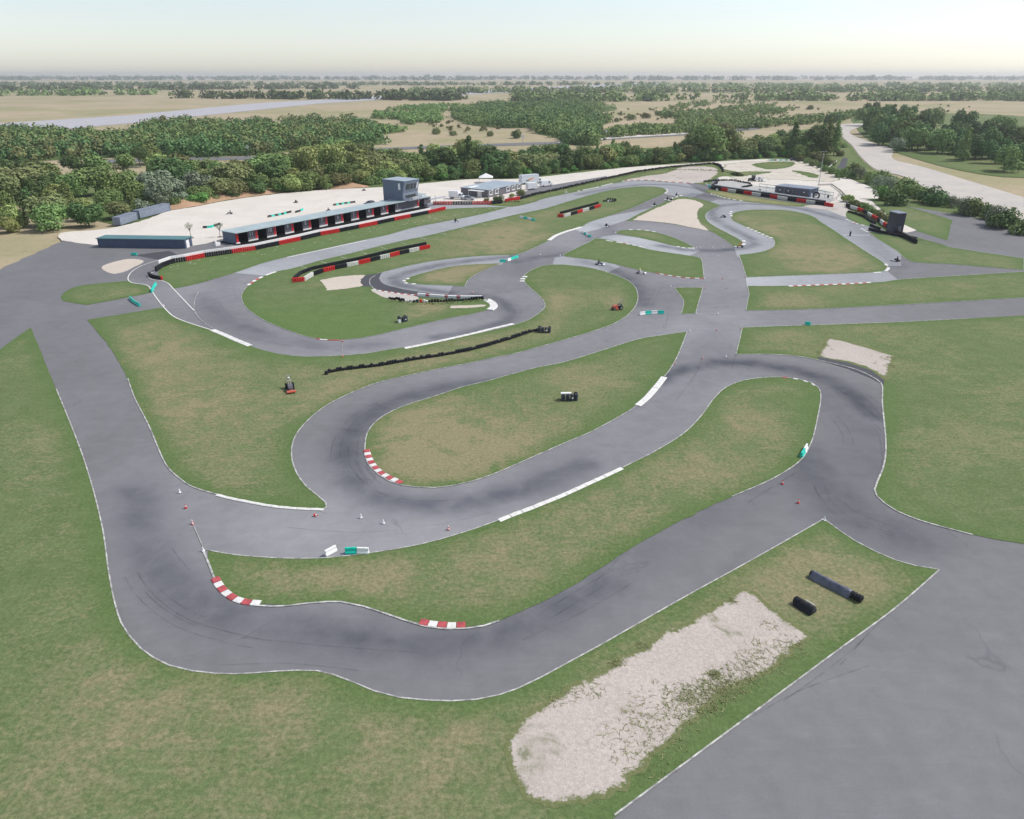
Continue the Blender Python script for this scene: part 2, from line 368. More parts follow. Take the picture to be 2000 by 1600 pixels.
# ================================================================ GROUND
g=MB(); g.add([(-9000,-300,-.30),(9000,-300,-.30),(9000,9000,-.30),(-9000,9000,-.30)],[(0,1,2,3)])
tag(g.build('ground','field'),kind='structure')
RUB=[([(262,960),(285,1060),(330,1135),(400,1185),(480,1208),(560,1224),(650,1242),(740,1252),(850,1257),(950,1243),(1060,1200),(1180,1140)],3.0,.50),
([(345,1155),(390,1180),(425,1188)],1.6,.55),([(455,1200),(490,1203)],1.4,.5),([(540,1222),(610,1230)],1.5,.45),([(665,1242),(705,1246)],1.5,.7),([(760,1252),(850,1256)],1.6,.6),([(930,1245),(1010,1225)],1.6,.55),
([(1000,742),(900,752),(780,780),(710,815),(678,860),(675,900),(695,940),(735,970),(790,985),(860,988),(950,975),(1050,945),(1140,908)],2.6,.62),
([(690,850),(688,905),(715,945)],2.2,.5),
([(1285,745),(1330,722),(1400,708),(1480,710),(1560,724),(1620,745),(1670,775),(1705,810)],2.3,.85),
([(1600,760),(1650,800),(1690,850),(1700,920)],5,.25),([(1560,890),(1600,930),(1650,1000),(1750,1040)],5,.5),([(1520,905),(1400,980),(1300,1040),(1150,1130),(1050,1190)],4,.28),
([(925,574),(960,580),(985,592),(1000,610),(990,628),(930,645),(850,660)],1.8,.55),([(985,592),(1000,612)],1.3,.5),
([(398,575),(410,600),(440,625),(490,648),(550,665),(640,678),(740,674)],3.2,.35),([(470,636),(500,645),(520,652)],1.4,.5),([(430,540),(440,570),(450,590)],4,.2),
([(1000,502),(930,508),(870,516),(805,530),(768,544),(775,556),(830,566),(880,573)],1.9,.75),
([(1010,512),(1045,503),(1100,497),(1150,492)],2.5,.5),
([(1140,510),(1185,522),(1225,542),(1248,565),(1255,595)],2.6,.55),
([(1130,380),(1200,367),(1260,360),(1320,362),(1360,368),(1400,380),(1450,392)],2.3,.6),([(1330,392),(1360,380),(1390,384)],4,.6),
([(1640,428),(1570,409),(1510,400),(1450,398),(1405,402),(1388,412),(1395,428),(1430,448),(1468,466),(1475,478),(1450,485),(1400,490),(1340,489),(1290,480)],2.0,.75),
([(1630,420),(1665,432),(1700,470),(1750,520)],3,.3),([(1180,440),(1200,455),(1160,470)],4,.35),([(1030,520),(1000,560),(960,565)],5,.18),
([(1320,560),(1300,590),(1280,640)],4,.12),([(1400,640),(1390,690),(1350,760),(1250,850),(1100,920)],5,.16),([(300,560),(280,540),(330,515)],2,.2)]
RUBW=[([Vector(G2(p)) for p in pl],wd,st) for pl,wd,st in RUB]
def rubber(V,A):
    r=np.zeros(len(V))
    for pl,wd,st in RUBW:
        P=np.array([(q.x,q.y) for q in pl]); near=(V[:,0]>P[:,0].min()-12)&(V[:,0]<P[:,0].max()+12)&(V[:,1]>P[:,1].min()-12)&(V[:,1]<P[:,1].max()+12)
        if near.any():
            wd=wd*1.2; d=seg_dist(V[near],pl); r[near]=np.maximum(r[near],min(1,st*1.25)*np.exp(-(d/(wd*.75))**2))
    return r
TW=[(G2(p),rr,v) for p,rr,v in [((330,960),11,.25),((560,1045),12,.42),((860,1035),13,.48),((1060,945),10,.15),((1250,860),13,.32),((1385,770),11,.30),((1395,640),15,.42),((1395,530),20,.40),((950,710),20,.16),((1150,655),18,.14),((560,690),20,.38),((430,560),20,.42),((850,660),16,.28),((1010,560),14,.30),((1110,470),26,.30),((1300,450),26,.32),((1600,620),20,.16),((1650,1370),20,.16),((760,470),22,.18),((980,415),26,.2),((1640,880),24,.02),((650,1290),14,.04),((300,1100),8,.05)]]
def tone(V,A):
    t=np.ones(len(V))
    for (x,y),rr,v in TW: t+=v*np.exp(-(((V[:,0]-x)**2+(V[:,1]-y)**2)/rr**2))
    return t
AT={'rubber':rubber,'tone':tone}
# base asphalt of the whole circuit
out=[G2(p) for p in [(2300,1640),(2300,480),(2000,440),(1760,400),(1690,395),(1660,372),(1500,345),(1400,345),(1380,335),(1240,340),(1100,368),(1000,385),(850,392),(760,398),(440,462),(250,462),(120,470),(-80,560),(-260,660),(-260,1640)]]
out=[Vector(p) for p in out]
def grid_sheet(name,poly,z,mat,cell,attrs):
    A=np.array([(p.x,p.y) for p in poly]); mn,mx=A.min(0),A.max(0)
    xs=np.arange(mn[0],mx[0]+cell,cell); ys=[mn[1]]
    while ys[-1]<mx[1]: ys.append(ys[-1]+max(.6,min(2.0,(ys[-1])/140*.9)))
    ys=np.array(ys); X,Y=np.meshgrid(xs,ys); nx,ny=len(xs),len(ys); V=np.stack([X.ravel(),Y.ravel()],1); ins=inside(V,A)
    idx=np.arange(nx*ny).reshape(ny,nx); q=np.stack([idx[:-1,:-1],idx[:-1,1:],idx[1:,1:],idx[1:,:-1]],-1).reshape(-1,4)
    q=q[ins[q].all(1)]; used=np.unique(q); mp=-np.ones(nx*ny,int); mp[used]=np.arange(len(used)); V=V[used]; q=mp[q]
    me=bpy.data.meshes.new(name); me.vertices.add(len(V)); me.vertices.foreach_set('co',np.concatenate([V,np.full((len(V),1),z)],1).ravel())
    me.loops.add(len(q)*4); me.loops.foreach_set('vertex_index',q.ravel()); me.polygons.add(len(q)); me.polygons.foreach_set('loop_start',np.arange(len(q))*4)
    me.update(); me.validate(); me.materials.append(M[mat])
    for k,fn in attrs.items():
        a=me.attributes.new(k,'FLOAT','POINT'); a.data.foreach_set('value',np.asarray(fn(V,None),dtype=np.float32))
    o=bpy.data.objects.new(name,me); COL.objects.link(o); return o
tag(grid_sheet('asphalt_track',out,0,'asphalt',.8,AT),kind='structure')
Z1,Z2,Z3,Z4,Z5=.012,.024,.036,.05,.062
def patch(pts,mat,z=Z1,sp=1.2,name='asphalt_patch',closed=True,jit=0,cr=True):
    return sheet(name,smooth([(*p[:2],1) if cr else p for p in pts],True),z,mat,sp,AT,jit)
# older pale asphalt (seams where it meets the newer surface)
patch([(456,533),(545,541),(700,505),(880,462),(1010,432),(1130,400),(1230,378),(1290,378),(1345,388),(1180,445),(1140,455),(1100,440),(1330,395),(1375,377),(1330,352),(1230,345),(1000,380),(860,380),(760,450),(560,495)],'asphalt_light')
patch([(745,533),(738,545),(760,562),(800,569),(874,576),(885,558),(830,545),(960,520),(980,517),(996,501),(985,492),(870,500),(780,515)],'asphalt_light')
patch([(1150,475),(1178,462),(1200,459),(1300,470),(1370,490),(1345,500),(1260,492)],'asphalt_light')
patch([(1100,500),(1084,503),(1078,519),(1120,524),(1175,538),(1212,521),(1160,500)],'asphalt_light')
patch([(1433,480),(1440,502),(1530,502),(1530,440),(1450,425),(1530,420),(1600,440),(1700,530),(1735,520),(1760,520),(1760,480),(1650,410),(1540,398),(1400,390),(1370,400),(1360,430)],'asphalt_light')
patch([(1455,530),(1459,562),(1760,552),(1731,528),(1640,530)],'asphalt_light')
# darker, newer pieces
patch([(715,537),(746,533),(740,544),(750,556),(790,566),(842,574),(880,578),(815,579),(760,572),(726,562),(707,561),(703,553),(706,545)],'asphalt_new',Z2)
patch([(1596,697),(1655,709),(1701,724),(1728,744),(1725,752),(1700,738),(1655,720),(1600,704)],'asphalt_new',Z4+.003)
patch([(330,607),(378,604),(400,634),(418,646),(360,632)],'asphalt_new',Z1) if False else None
patch([(250,500),(330,490),(348,498),(310,508),(268,500)],'asphalt_new',Z1)

# ---------------------------------------------------------------- grass
DRY=[(p,r,s) for p,r,s in [((300,665),14,.9),((370,670),9,.7),((350,800),16,.55),((450,760),16,.35),((520,900),12,.35),((620,780),9,.5),
 ((740,800),9,.7),((800,860),9,.6),((880,880),10,.75),((960,900),8,.5),((950,810),16,.5),((760,905),7,.6),((1100,740),10,.35),
 ((1400,880),14,.45),((1450,800),9,.5),((1300,950),16,.35),((1000,1120),16,.30),((700,1110),10,.5),((520,1100),7,.5),((1150,1010),12,.3),
 ((350,1370),16,.45),((600,1370),12,.2),((280,1330),8,.5),((900,1390),12,.3),((1150,1330),7,.45),((1300,1210),7,.45),((1430,1140),7,.4),((1650,1100),12,.25),((1700,1170),10,.3),
 ((840,630),8,.7),((850,600),5,.9),((810,605),7,1.3),((780,625),5,.7),((860,598),6,.7),((650,600),14,.25),((540,600),10,.35),((560,585),7,.3),
 ((960,470),20,.5),((1020,455),16,.5),((1000,475),12,.6),((900,475),16,.4),((880,535),9,.7),((935,530),9,1.5),((968,522),7,2.2),((850,545),8,.5),
 ((1070,592),5,1.2),((1215,590),7,.6),((1100,560),8,.2),((1090,630),6,.3),((980,650),12,.35),((900,690),12,.3),((820,715),9,.4),((700,755),9,.4),
 ((1460,430),18,.45),((1560,460),22,.4),((1620,500),22,.35),((1540,500),18,.3),((1650,520),16,.4),((1650,570),16,.3),((1550,590),12,.2),((1400,379),10,.7),((1460,386),12,.6),((1530,395),12,.6),
 ((1740,900),8,.5),((1600,660),12,.3),((1500,670),12,.2),((1200,395),12,.2),((1130,415),10,.35),((1300,455),10,.15)]]
DW=[(G2(p),r*.72,s*1.2) for p,r,s in DRY]
LUSH=[((510,615),14,.8),((600,645),18,.8),((730,640),12,.6),((880,612),10,.8),((740,580),12,.4),((1230,500),25,.35),((560,470),40,.5),((1700,440),14,.6),((1180,380),20,.25),((450,500),20,.45),((1540,900),8,.2),((1590,800),8,.4)]
LW=[(G2(p),r,s) for p,r,s in LUSH]
def dryf(V,A):
    t=np.zeros(len(V))
    for (x,y),r,s in DW:
        sy=1+y/260; t+=s*.66*np.exp(-(((V[:,0]-x)**2+((V[:,1]-y)/sy)**2)/r**2))
    for (x,y),r,s in LW: t-=s*np.exp(-(((V[:,0]-x)**2+(V[:,1]-y)**2)/r**2))
    return t
def edgef(V,A):
    d=seg_dist(V,A,True); return np.exp(-(d/1.6)**2)*.9
GE={'edge':lambda V,A: np.exp(-(seg_dist(V,A,True)/.85)**1.3)*.80}
GA={'dry':dryf,'edge':edgef}
lines=[]      # (points, width)
def grass(pts,sp=2.0,mat='grass',jit=.16,name='grass',line=None,z=Z3,at=GA):
    o=smooth(pts,True); sheet(name,o,z,mat,sp,at,jit)
    if line: lines.append((o+[o[0]] ,line))
    return o
C=1
G1o=[(60,640,C),(110,760),(165,900),(200,1030),(213,1120),(225,1180),(237,1217),(252,1241),(275,1267),(300,1285),(330,1300),(375,1311),(420,1316),(460,1317),(500,1315),(540,1312),(580,1310),(620,1311),(650,1318),(690,1333),(730,1350),(780,1363),(830,1368),(880,1370),(930,1367),(975,1358),(1010,1346),(1060,1322),(1100,1300),(1170,1262),(1240,1222),(1340,1165),(1440,1110),(1520,1065),(1609,1014,C),(1640,1037),(1670,1057),(1710,1078),(1750,1095),(1790,1106),(1835,1113,C),(1750,1187),(1640,1268),(1555,1331),(1471,1393),(1330,1497),(1200,1593),(1050,1700,C),(-300,1700,C),(-300,900,C)]
grass(G1o,2.2,line=None); o=smooth(G1o[1:35]); lines.append((o,.125)); o=smooth(G1o[34:41]); lines.append((o,.125)); lines.append((smooth(G1o[40:47]),.13))
G2o=[(407,1077,C),(450,1083),(500,1088),(560,1091),(620,1091),(680,1086),(740,1078),(800,1068),(860,1054),(900,1042),(940,1029),(975,1016),(1030,996),(1090,972),(1150,945),(1215,914),(1260,893),(1300,870),(1340,843),(1370,812),(1395,778),(1418,757),(1450,744),(1490,738),(1530,737),(1560,741),(1585,748),(1598,757),(1603,770),(1600,790),(1597,815),(1590,845),(1583,868),(1575,885),(1563,900),(1540,918),(1510,935),(1470,952),(1430,970),(1380,993),(1320,1022),(1250,1062),(1190,1099),(1130,1138),(1085,1163),(1040,1185),(1005,1200),(975,1213),(945,1221),(910,1225),(870,1226),(830,1221),(790,1210),(750,1196),(710,1183),(690,1178),(665,1174),(640,1174),(600,1177),(560,1182),(530,1182),(500,1180),(470,1173),(445,1158),(425,1138),(415,1122),(408,1105,C)]
grass(G2o,2.0)
lines.append((smooth([(396,1073),(450,1083),(500,1088),(560,1091),(620,1091),(680,1086),(740,1078),(800,1068),(860,1054),(900,1042),(940,1029),(975,1016),(1090,972),(1215,914),(1300,870),(1340,843),(1370,812),(1395,778),(1418,757),(1450,744),(1490,738),(1530,737),(1560,741),(1585,748),(1598,757),(1603,770),(1597,815),(1583,868),(1563,900),(1510,935),(1430,970)]),.13))
lines.append((smooth([(975,1213),(945,1223),(910,1228),(870,1229),(830,1224),(790,1212),(750,1198),(710,1185),(665,1176),(640,1176),(600,1179),(560,1184),(530,1185),(500,1183),(470,1176),(445,1162),(425,1143),(412,1112),(397,1075)]),.19))
G3o=[(1342,648,C),(1300,654),(1250,662),(1200,677),(1150,693),(1100,708),(1050,718),(1000,731),(950,745),(900,757),(850,774),(810,786),(780,797),(750,812),(730,828),(717,847),(713,870),(714,893),(723,912),(740,928),(760,940),(785,948),(815,952),(850,953),(885,949),(920,941),(960,928),(1000,911),(1050,889),(1100,867),(1150,846),(1190,825),(1220,808),(1243,793),(1262,772),(1283,748),(1300,733),(1318,706),(1330,680)]
grass(G3o,2.0,line=.14)
G4o=[(250,740,C),(262,775),(290,830),(327,912),(345,930),(375,951),(420,965),(480,979),(530,989),(580,993),(630,995),(638,991),(636,982),(620,968),(600,952),(580,925),(571,900),(570,875),(578,850),(595,828),(620,805),(650,785),(700,762),(740,747),(800,733),(860,720),(920,709),(960,700),(1010,690),(1060,676),(1110,662),(1160,647),(1200,632),(1225,617),(1240,600),(1246,583),(1241,562),(1226,548),(1200,537),(1160,525),(1120,519),(1090,517),(1063,519),(1040,527),(1025,537),(1022,548),(1035,562),(1052,577),(1064,592),(1063,602),(1050,614),(1030,626),(1000,636),(950,648),(900,658),(850,667),(800,677),(760,683),(720,690),(680,694),(640,696),(600,697),(560,694),(520,686),(488,676),(455,662),(413,645),(381,635),(355,627),(340,619),(325,606),(316,601,C),(250,612),(170,625,C),(215,680)]
grass(G4o,2.2)
lines.append((smooth(G4o[0:34]),.15)); lines.append((smooth(G4o[33:51]),.14)); lines.append((smooth(G4o[50:61]),.10))
lines.append((smooth([(330,505),(344,500),(400,489),(450,480)]),.09)); lines.append((smooth([(344,500),(312,508),(278,519),(259,530),(251,540),(251,548),(259,553),(286,557),(297,570),(310,588),(325,606),(340,619),(355,626),(381,635),(413,645)]),.22))
lines.append((smooth([(310,528),(293,535),(289,541),(296,546),(316,549),(327,553),(340,566),(359,586),(379,607)]),.22))
lines.append((smooth([(388,570),(381,585),(380,606),(394,627),(415,641)]),.12))
lines.append((smooth([(734,538),(724,544),(722,550),(724,558),(732,565)]),.16))
lines.append((smooth([(745,535),(742,545),(750,555),(790,565),(842,573)]),.08))
G5o=[(251,549,C),(259,554),(284,558),(295,571),(250,581),(170,596,C),(120,585),(150,560)]
grass(G5o,2.0)
G6o=[(312,544,C),(309,533),(320,520),(340,512),(365,505),(400,500),(450,492),(500,484),(550,475),(600,465),(650,455),(700,446),(750,436),(800,426),(850,412),(880,408),(953,405),(992,405,C),(944,418),(869,433),(812,444),(754,460),(711,469),(625,488),(557,503),(512,515),(456,534),(409,548),(375,557),(340,564,C),(327,552)]
grass(G6o,2.2)
lines.append((smooth(G6o[17:25]),.12)); lines.append((smooth(G6o[23:28]),.07))
G7o=[(474,590),(472,578),(477,567),(488,556),(512,541),(539,531),(569,525),(625,509),(696,492),(769,474),(841,459),(944,434),(1000,421),(1062,408),(1112,393),(1163,378),(1206,369),(1244,365),(1272,364.5),(1292,367),(1302,372),(1298,378),(1277,387),(1225,410),(1187,423),(1150,435),(1135,444),(1103,455),(1071,471),(1037,487),(1012,497,C),(1000,498),(944,500),(895,504),(846,510),(804,518),(762,528),(735,535),(714,538),(706,545),(704,553),(708,560),(725,561),(735,567),(765,576),(815,580),(890,584),(944,583),(956,587),(963,592),(965,598),(962,603),(950,607),(916,615),(881,621),(807,638),(761,649),(710,660),(669,664),(640,664),(604,659),(569,648),(522,629),(494,612),(480,600)]
grass(G7o,2.2)
lines.append((smooth([(625,509),(569,525),(539,531),(512,541),(488,556),(477,567),(472,578),(474,590),(480,600),(494,612),(522,629),(569,648),(604,659),(640,664),(669,664),(710,660),(761,649),(881,621),(916,615),(950,607)]),.10))
lines.append((smooth([(625,509),(841,459),(1000,421),(1112,393),(1206,369),(1244,365),(1272,364.5),(1292,367),(1302,372),(1298,378),(1225,410),(1150,435),(1135,444)]),.10))
lines.append((smooth([(1071,471),(1037,487),(1012,497)]),.12)); lines.append((smooth([(846,510),(804,518),(762,528),(735,535)]),.10))
G8o=[(789,550),(798,543),(840,530),(888,520),(937,516),(979,515,C),(958,523),(930,536),(913,549),(908,560,C),(874,558),(825,556),(804,554)]
grass(G8o,2.0,line=.12)
G9o=[(1100,500),(1124,486),(1149,474),(1166,466),(1185,468),(1215,474),(1240,480),(1265,487),(1314,495),(1329,497),(1367,503,C),(1371,510),(1373,525),(1375,544,C),(1337,543),(1312,539),(1281,534),(1262,531),(1220,521),(1194,515),(1150,507),(1115,503)]
grass(G9o,2.2,line=.12)
G10o=[(1203,455),(1215,450),(1235,449),(1256,450),(1276,453),(1297,458),(1322,467),(1344,477),(1357,484,C),(1339,484),(1314,480),(1281,472),(1240,463),(1212,458)]
grass(G10o,2.2,line=.10)
G11o=[(1222,432,C),(1250,417),(1290,399),(1325,384),(1350,386),(1375,391),(1409,402,C),(1394,408),(1381,416),(1378,424),(1384,434),(1399,444),(1424,457),(1444,468),(1452,476),(1444,481),(1431,481,C),(1420,472),(1403,461),(1386,452),(1355,446),(1314,438),(1281,434),(1250,431)]
grass(G11o,2.2); lines.append((smooth(G11o[6:16]),.16)); lines.append((smooth(G11o[16:]),.10))
sheet('sand_trap',smooth([(1236,430,C),(1248,423),(1297,401),(1330,389),(1347,390),(1374,400),(1364,409),(1362,422),(1367,436),(1380,446),(1383,451),(1355,445.5),(1314,437.5),(1281,433.5)],True),Z4,'sand',4,None,.5)
G12o=[(1428,422),(1435,415),(1463,410.5),(1500,409.6),(1537,411),(1565,416),(1589,423.5),(1604,434),(1626,448),(1657,469),(1694,493),(1728,515),(1734,523),(1730,529),(1713,532),(1657,534.5),(1565,538),(1458,542,C),(1455,533.5),(1450,517),(1443,498,C),(1472,495),(1491,491),(1508,484),(1513,476),(1508,466),(1491,459.5),(1459.5,445),(1443,437),(1430,430)]
grass(G12o,2.4,line=.17)
G13o=[(1459.5,559,C),(1537,558.5),(1620,555),(1722,551),(1750,547),(1850,540),(2000,531,C),(2150,575,C),(2000,582),(1750,596),(1657,601),(1565,605),(1457,607,C),(1460,589),(1463,574)]
grass(G13o,2.2,line=.13)
G14o=[(1450,640,C),(1500,638),(1565,636),(1750,629.5),(1900,622),(2200,606,C),(2300,1080,C),(2100,1075),(1900,1045),(1800,1018),(1750,998),(1727,983),(1713,970),(1708,957.5),(1713,942),(1723,919),(1729,893),(1730,864),(1727,827),(1723,784),(1723.5,763.5),(1721,749),(1701,735),(1672,722),(1615,707.5),(1557,696),(1500,692.5),(1437,693,C),(1443,670)]
grass(G14o,2.4,line=None); lines.append((smooth(G14o[8:28]),.19)); lines.append((smooth(G14o[27:]+G14o[:5]),.13))
G15o=[(1317.5,562,C),(1372.5,562,C),(1369,576),(1362.5,597.5),(1359,612.5,C),(1330,614,C),(1334.5,599),(1335,587.5),(1330,579),(1322.5,570)]
grass(G15o,1.6,line=.13)
grass([(1377,371.5),(1401,371),(1451,380.5),(1505,390),(1559,397),(1588,402),(1560,404,C),(1545,403),(1505,399),(1477,396.5),(1448,393),(1428,390),(1410,386),(1392,380),(1380,375)],3,'slope',.3)
# grass outside, right edge: two strips by the tyre walls
grass([(1654,413,C),(1671,419),(1690,427),(1703,438),(1700,442),(1687,440),(1670,434),(1656,427),(1652,421)],2)
G19o=[(1696,453,C),(1712,455),(1750,463),(1850,482),(2000,505,C),(2000,528,C),(1850,516),(1785,512),(1750,489.5),(1725,474),(1708,463)]
grass(G19o,2.2,line=.12)
# strip between the pit road and the top curve
grass([(1000,404),(1040,396),(1066,387.5),(1127.5,374.5),(1159,368.5),(1195,359.5),(1217.5,355.5),(1234,353),(1262.5,353),(1300,356),(1356,358.5),(1378,362),(1395,352),(1412,345),(1450,345),(1440,336),(1412,330),(1395,320),(1375,321),(1337,324),(1300,327.5),(1244,335),(1187,347),(1110,365),(1047,379),(1015,388),(960,397),(950,400),(975,403)],3,'slope',.4)
sheet('gravel_trap',smooth([(1217,353),(1253,345),(1300,338),(1330,327),(1375,325),(1398,328),(1403,338),(1392,349),(1375,357),(1356,357.6),(1300,354.8),(1262,352)],True),Z4,'gravel_weedy',2.5,GE,1.0)
# pit yard and upper right yard, one sweep of pale gravel
sheet('gravel_yard',smooth([(120,470,C),(120,455),(200,448),(269,434),(332,412),(381,404),(437,393),(531,380),(625,371.5),(756,365),(841,357),(925,350),(1000,350),(1122,338.5),(1187,331),(1240,326),(1300,322),(1347,319.5),(1412,315),(1497,311),(1544,312),(1581,320),(1619,333),(1656,348),(1694,363),(1724,378),(1718,388),(1688,388),(1672,390),(1650,397),(1635,404),(1600,400),(1500,378),(1420,360),(1402,345),(1411,331),(1400,318.5),(1375,319.7),(1337,322.5),(1300,326),(1244,333.5),(1187,346),(1110,363),(1030,379),(990,392),(880,399),(850,396),(780,397),(720,402),(600,428),(490,452),(440,465),(409,474),(376,480),(310,482),(250,484)],True),.019,'gravel',8,None,.6)
patch([(1025,375),(1040,368),(1100,358),(1185,344),(1187,347),(1110,365.5),(1047,378),(1017,386)],'asphalt',Z2,2)
patch([(1640,395),(1655,398),(1663,408),(1655,425),(1640,420),(1610,408),(1588,402),(1600,396)],'road',Z2,3,'path')
sheet('gravel_patch',smooth([(1570,403),(1588,401),(1630,405),(1636,410),(1600,409)],True),Z4,'gravel_weedy',3,None,.5)
sheet('gravel_patch',smooth([(250,506),(272,507),(281,511),(272,517),(261,522),(248,529),(225,535),(200,520)],True),Z1,'sand',4,None,.1)
sheet('grass',smooth([(1470,321),(1510,316),(1545,316),(1552,321),(1530,329),(1500,331),(1480,327)],True),Z3,'slope',4,GA,1.2)
sheet('grass',smooth([(1548,333),(1575,336),(1600,343),(1592,348),(1570,343)],True),Z3,'slope',4,GA,1.5)
sheet('grass',smooth([(1425,338),(1470,335),(1510,336),(1480,341),(1440,344)],True),Z3,'slope',4,GA,1.8)
sheet('sand_patch',smooth([(624,548,C),(662,541),(712,538),(706,545),(704,553),(707,559),(690,562),(660,566),(639,568,C),(634,558)],True,.6),Z4,'sand',3,None,.35)
sheet('gravel_patch',smooth([(1613,659,C),(1661,670),(1707,683),(1747,696,C),(1741,715),(1733,743,C),(1724,740),(1701,723),(1661,709),(1595,697.5,C),(1598,689),(1611,672)],True,.5),Z4,'gravel_weedy',.8,GE,.45)
sheet('gravel_patch',smooth([(1446,1150,C),(1466,1154),(1500,1180),(1530,1205),(1560,1225),(1586,1243,C),(1570,1262),(1535,1288),(1490,1320),(1440,1345),(1405,1365),(1380,1385),(1330,1430),(1280,1480),(1190,1560,C),(1040,1570),(980,1460,C),(1030,1393),(1100,1352),(1180,1304),(1250,1262),(1320,1222),(1390,1185)],True,.45),Z4,'gravel_weedy',.7,GE,.55)
sheet('gravel_patch',smooth([(725,566),(760,572),(815,580),(815,586),(758,583),(735,574)],True,.5),Z4,'road',2,None,.1)
sheet('gravel_patch',smooth([(880,599),(910,597),(950,596),(945,599),(905,602),(880,602)],True,.5),Z4,'sand',2,None,.35)
sheet('gravel_yard',smooth([(1415,322),(1440,318),(1500,314),(1545,314),(1580,322),(1610,335),(1640,350),(1620,356),(1560,352),(1500,350),(1440,350),(1420,342)],True,3),Z2+.004,'yard_weedy',2.5,GE,2.0)
# upper right service road, slope and path
sheet('road',smooth([(1640,243),(1682,241),(1700,243,C),(1668,252),(1660,260),(1694,275),(1741,290),(1748,312),(1800,325),(1900,355),(2000,385,C),(2000,430,C),(1850,385),(1750,340),(1731,337),(1712,331),(1684,309),(1664,284),(1643,264)],True,4),Z2-.1,'road',15)
sheet('path',smooth([(1670,389,C),(1692,389),(1712,402),(1744,428),(1790,450,C),(1770,455),(1736,430),(1704,407)],True,3),Z4,'gravel',6)
grass([(1689,388.5,C),(1719,388.5),(1760,400),(1860,430,C),(1850,470,C),(1760,440),(1744,428),(1712,402)],3,'grass',.3)
grass([(1656,398,C),(1672,391),(1704,407),(1736,430),(1765,455),(1850,480,C),(1850,484,C),(1750,459),(1712,440),(1680,420),(1656,408)],3,'slope',.3,z=Z2)
grass([(1643,268,C),(1664,288),(1684,312),(1712,334),(1731,340),(1750,345),(1850,388),(2000,432,C),(2000,470,C),(1850,425),(1760,398),(1722,379),(1694,362),(1656,347),(1619,332),(1581,319),(1560,312),(1600,300,C)],4,'slope',.5,z=-.02,at=GA)
patch([(1634,330),(1646,309),(1656,309),(1652,332)],'asphalt_new',Z3,3,'dark_track')
# far: runway, service lane, belt floor
sheet('runway',[Vector(G2(p)) for p in [(-600,316),(-600,278),(250,225),(494,202),(1000,173),(1300,160),(1300,164),(1000,180),(625,202),(250,241)]],-.12,'runway',60)
sheet('road',smooth([(200,318),(330,313),(460,312),(560,307),(760,293),(1000,284),(1090,281),(1200,272),(1350,263),(1480,252),(1480,247),(1350,257),(1200,266),(1090,276),(1000,279),(760,288),(560,301),(460,306),(330,308),(200,312)],True,8),-.14,'asphalt',20,AT)
sheet('path',smooth([(1090,279),(1150,275),(1200,270),(1350,260),(1350,257.5),(1200,267),(1150,272),(1090,276.5)],True,8),-.10,'gravel',20)
sheet('grass',smooth([(-500,470),(-500,430),(0,400),(250,440),(269,434),(332,412),(437,393),(531,380),(625,371),(756,364.5),(841,356.5),(925,349.5),(1000,349.5),(1122,338),(1187,330.5),(1300,321.5),(1412,314.5),(1497,310.5),(1544,311.5),(1600,300),(1640,262),(1600,250),(1480,270),(1350,284),(1200,292),(1000,303),(760,318),(560,325),(250,345),(-500,380)],True,6),-.16,'slope',20,GA)
# sharp tyre scuffs that follow the racing line
skm=MB(); rgs=random.Random(4)
for pl,wd,st in RUB:
    P=smooth(pl,step=1.0,mx=40); L=len(P)
    if L<8: continue
    for k in range(3 if wd>1.5 else 1):
        a=rgs.randrange(0,max(1,L-6)); n=min(L-a,rgs.randrange(6,26)); off=rgs.uniform(-1.2,1.2)*wd*.8; dr=rgs.uniform(-.06,.06)
        for tw_ in ((-.55,.55) if rgs.random()<.35 else (0,)):
            seg=[]
            for i in range(n):
                p=P[a+i]; q0=P[max(0,a+i-1)]; q1=P[min(L-1,a+i+1)]; d=(q1-q0).normalized(); seg.append(p+Vector((-d.y,d.x))*(off+tw_+dr*i))
            ribbon_verts(skm,seg,rgs.uniform(.10,.20),.0285)
for pts in [((1640,1300),(1690,1245),(1760,1165)),((1530,1370),(1640,1290),(1720,1215),(1800,1130)),((1470,1400),(1560,1350),(1700,1300)),((430,1300),(560,1296),(700,1310)),((560,1030),(700,1040),(860,1024),(980,995)),((1160,1140),(1190,1110),(1215,1085)),((500,950),(560,975),(640,1005)),((470,1245),(640,1262),(820,1275)),((1020,1250),(1130,1200),(1250,1130))]:
    ribbon_verts(skm,smooth(pts,step=1.5),.10,.0285)
tag(skm.build('tyre_scuffs','scuff'),kind='structure')
# painted and concrete edge lines
mb=MB(); fresh=MB()
for pts,wd in lines: ribbon_verts(fresh if wd>=.2 else mb,pts,wd,Z5)
for a,b,wd in [((1648,459.5),(1699,460),.5),((397,1070),(377,1024),.08),((669,695),(669,667),.06)]:
    ribbon_verts(fresh if wd>.3 else mb,[Vector(G2(a)),Vector(G2(b))],wd,Z5)
ribbon_verts(fresh,smooth([(560,503.5),(625,489.5),(715,470)]),.6,Z5+.004)
# starting grid marks on the pit straight
for k in range(11):
    t=k/10; x0=588+t*390; yc=523-(x0-588)*.2405
    a=Vector(G2((x0,yc-2))); b=Vector(G2((x0+11,yc+1.2))); ribbon_verts(mb,[a,b],.22,Z5)
    if k%2==0:
        a=Vector(G2((x0+40,yc-22))); b=Vector(G2((x0+49,yc-18.5))); ribbon_verts(mb,[a,b],.16,Z5)
tag(mb.build('edge_line','line'),kind='structure'); tag(fresh.build('painted_line','kerb_white'),kind='structure')
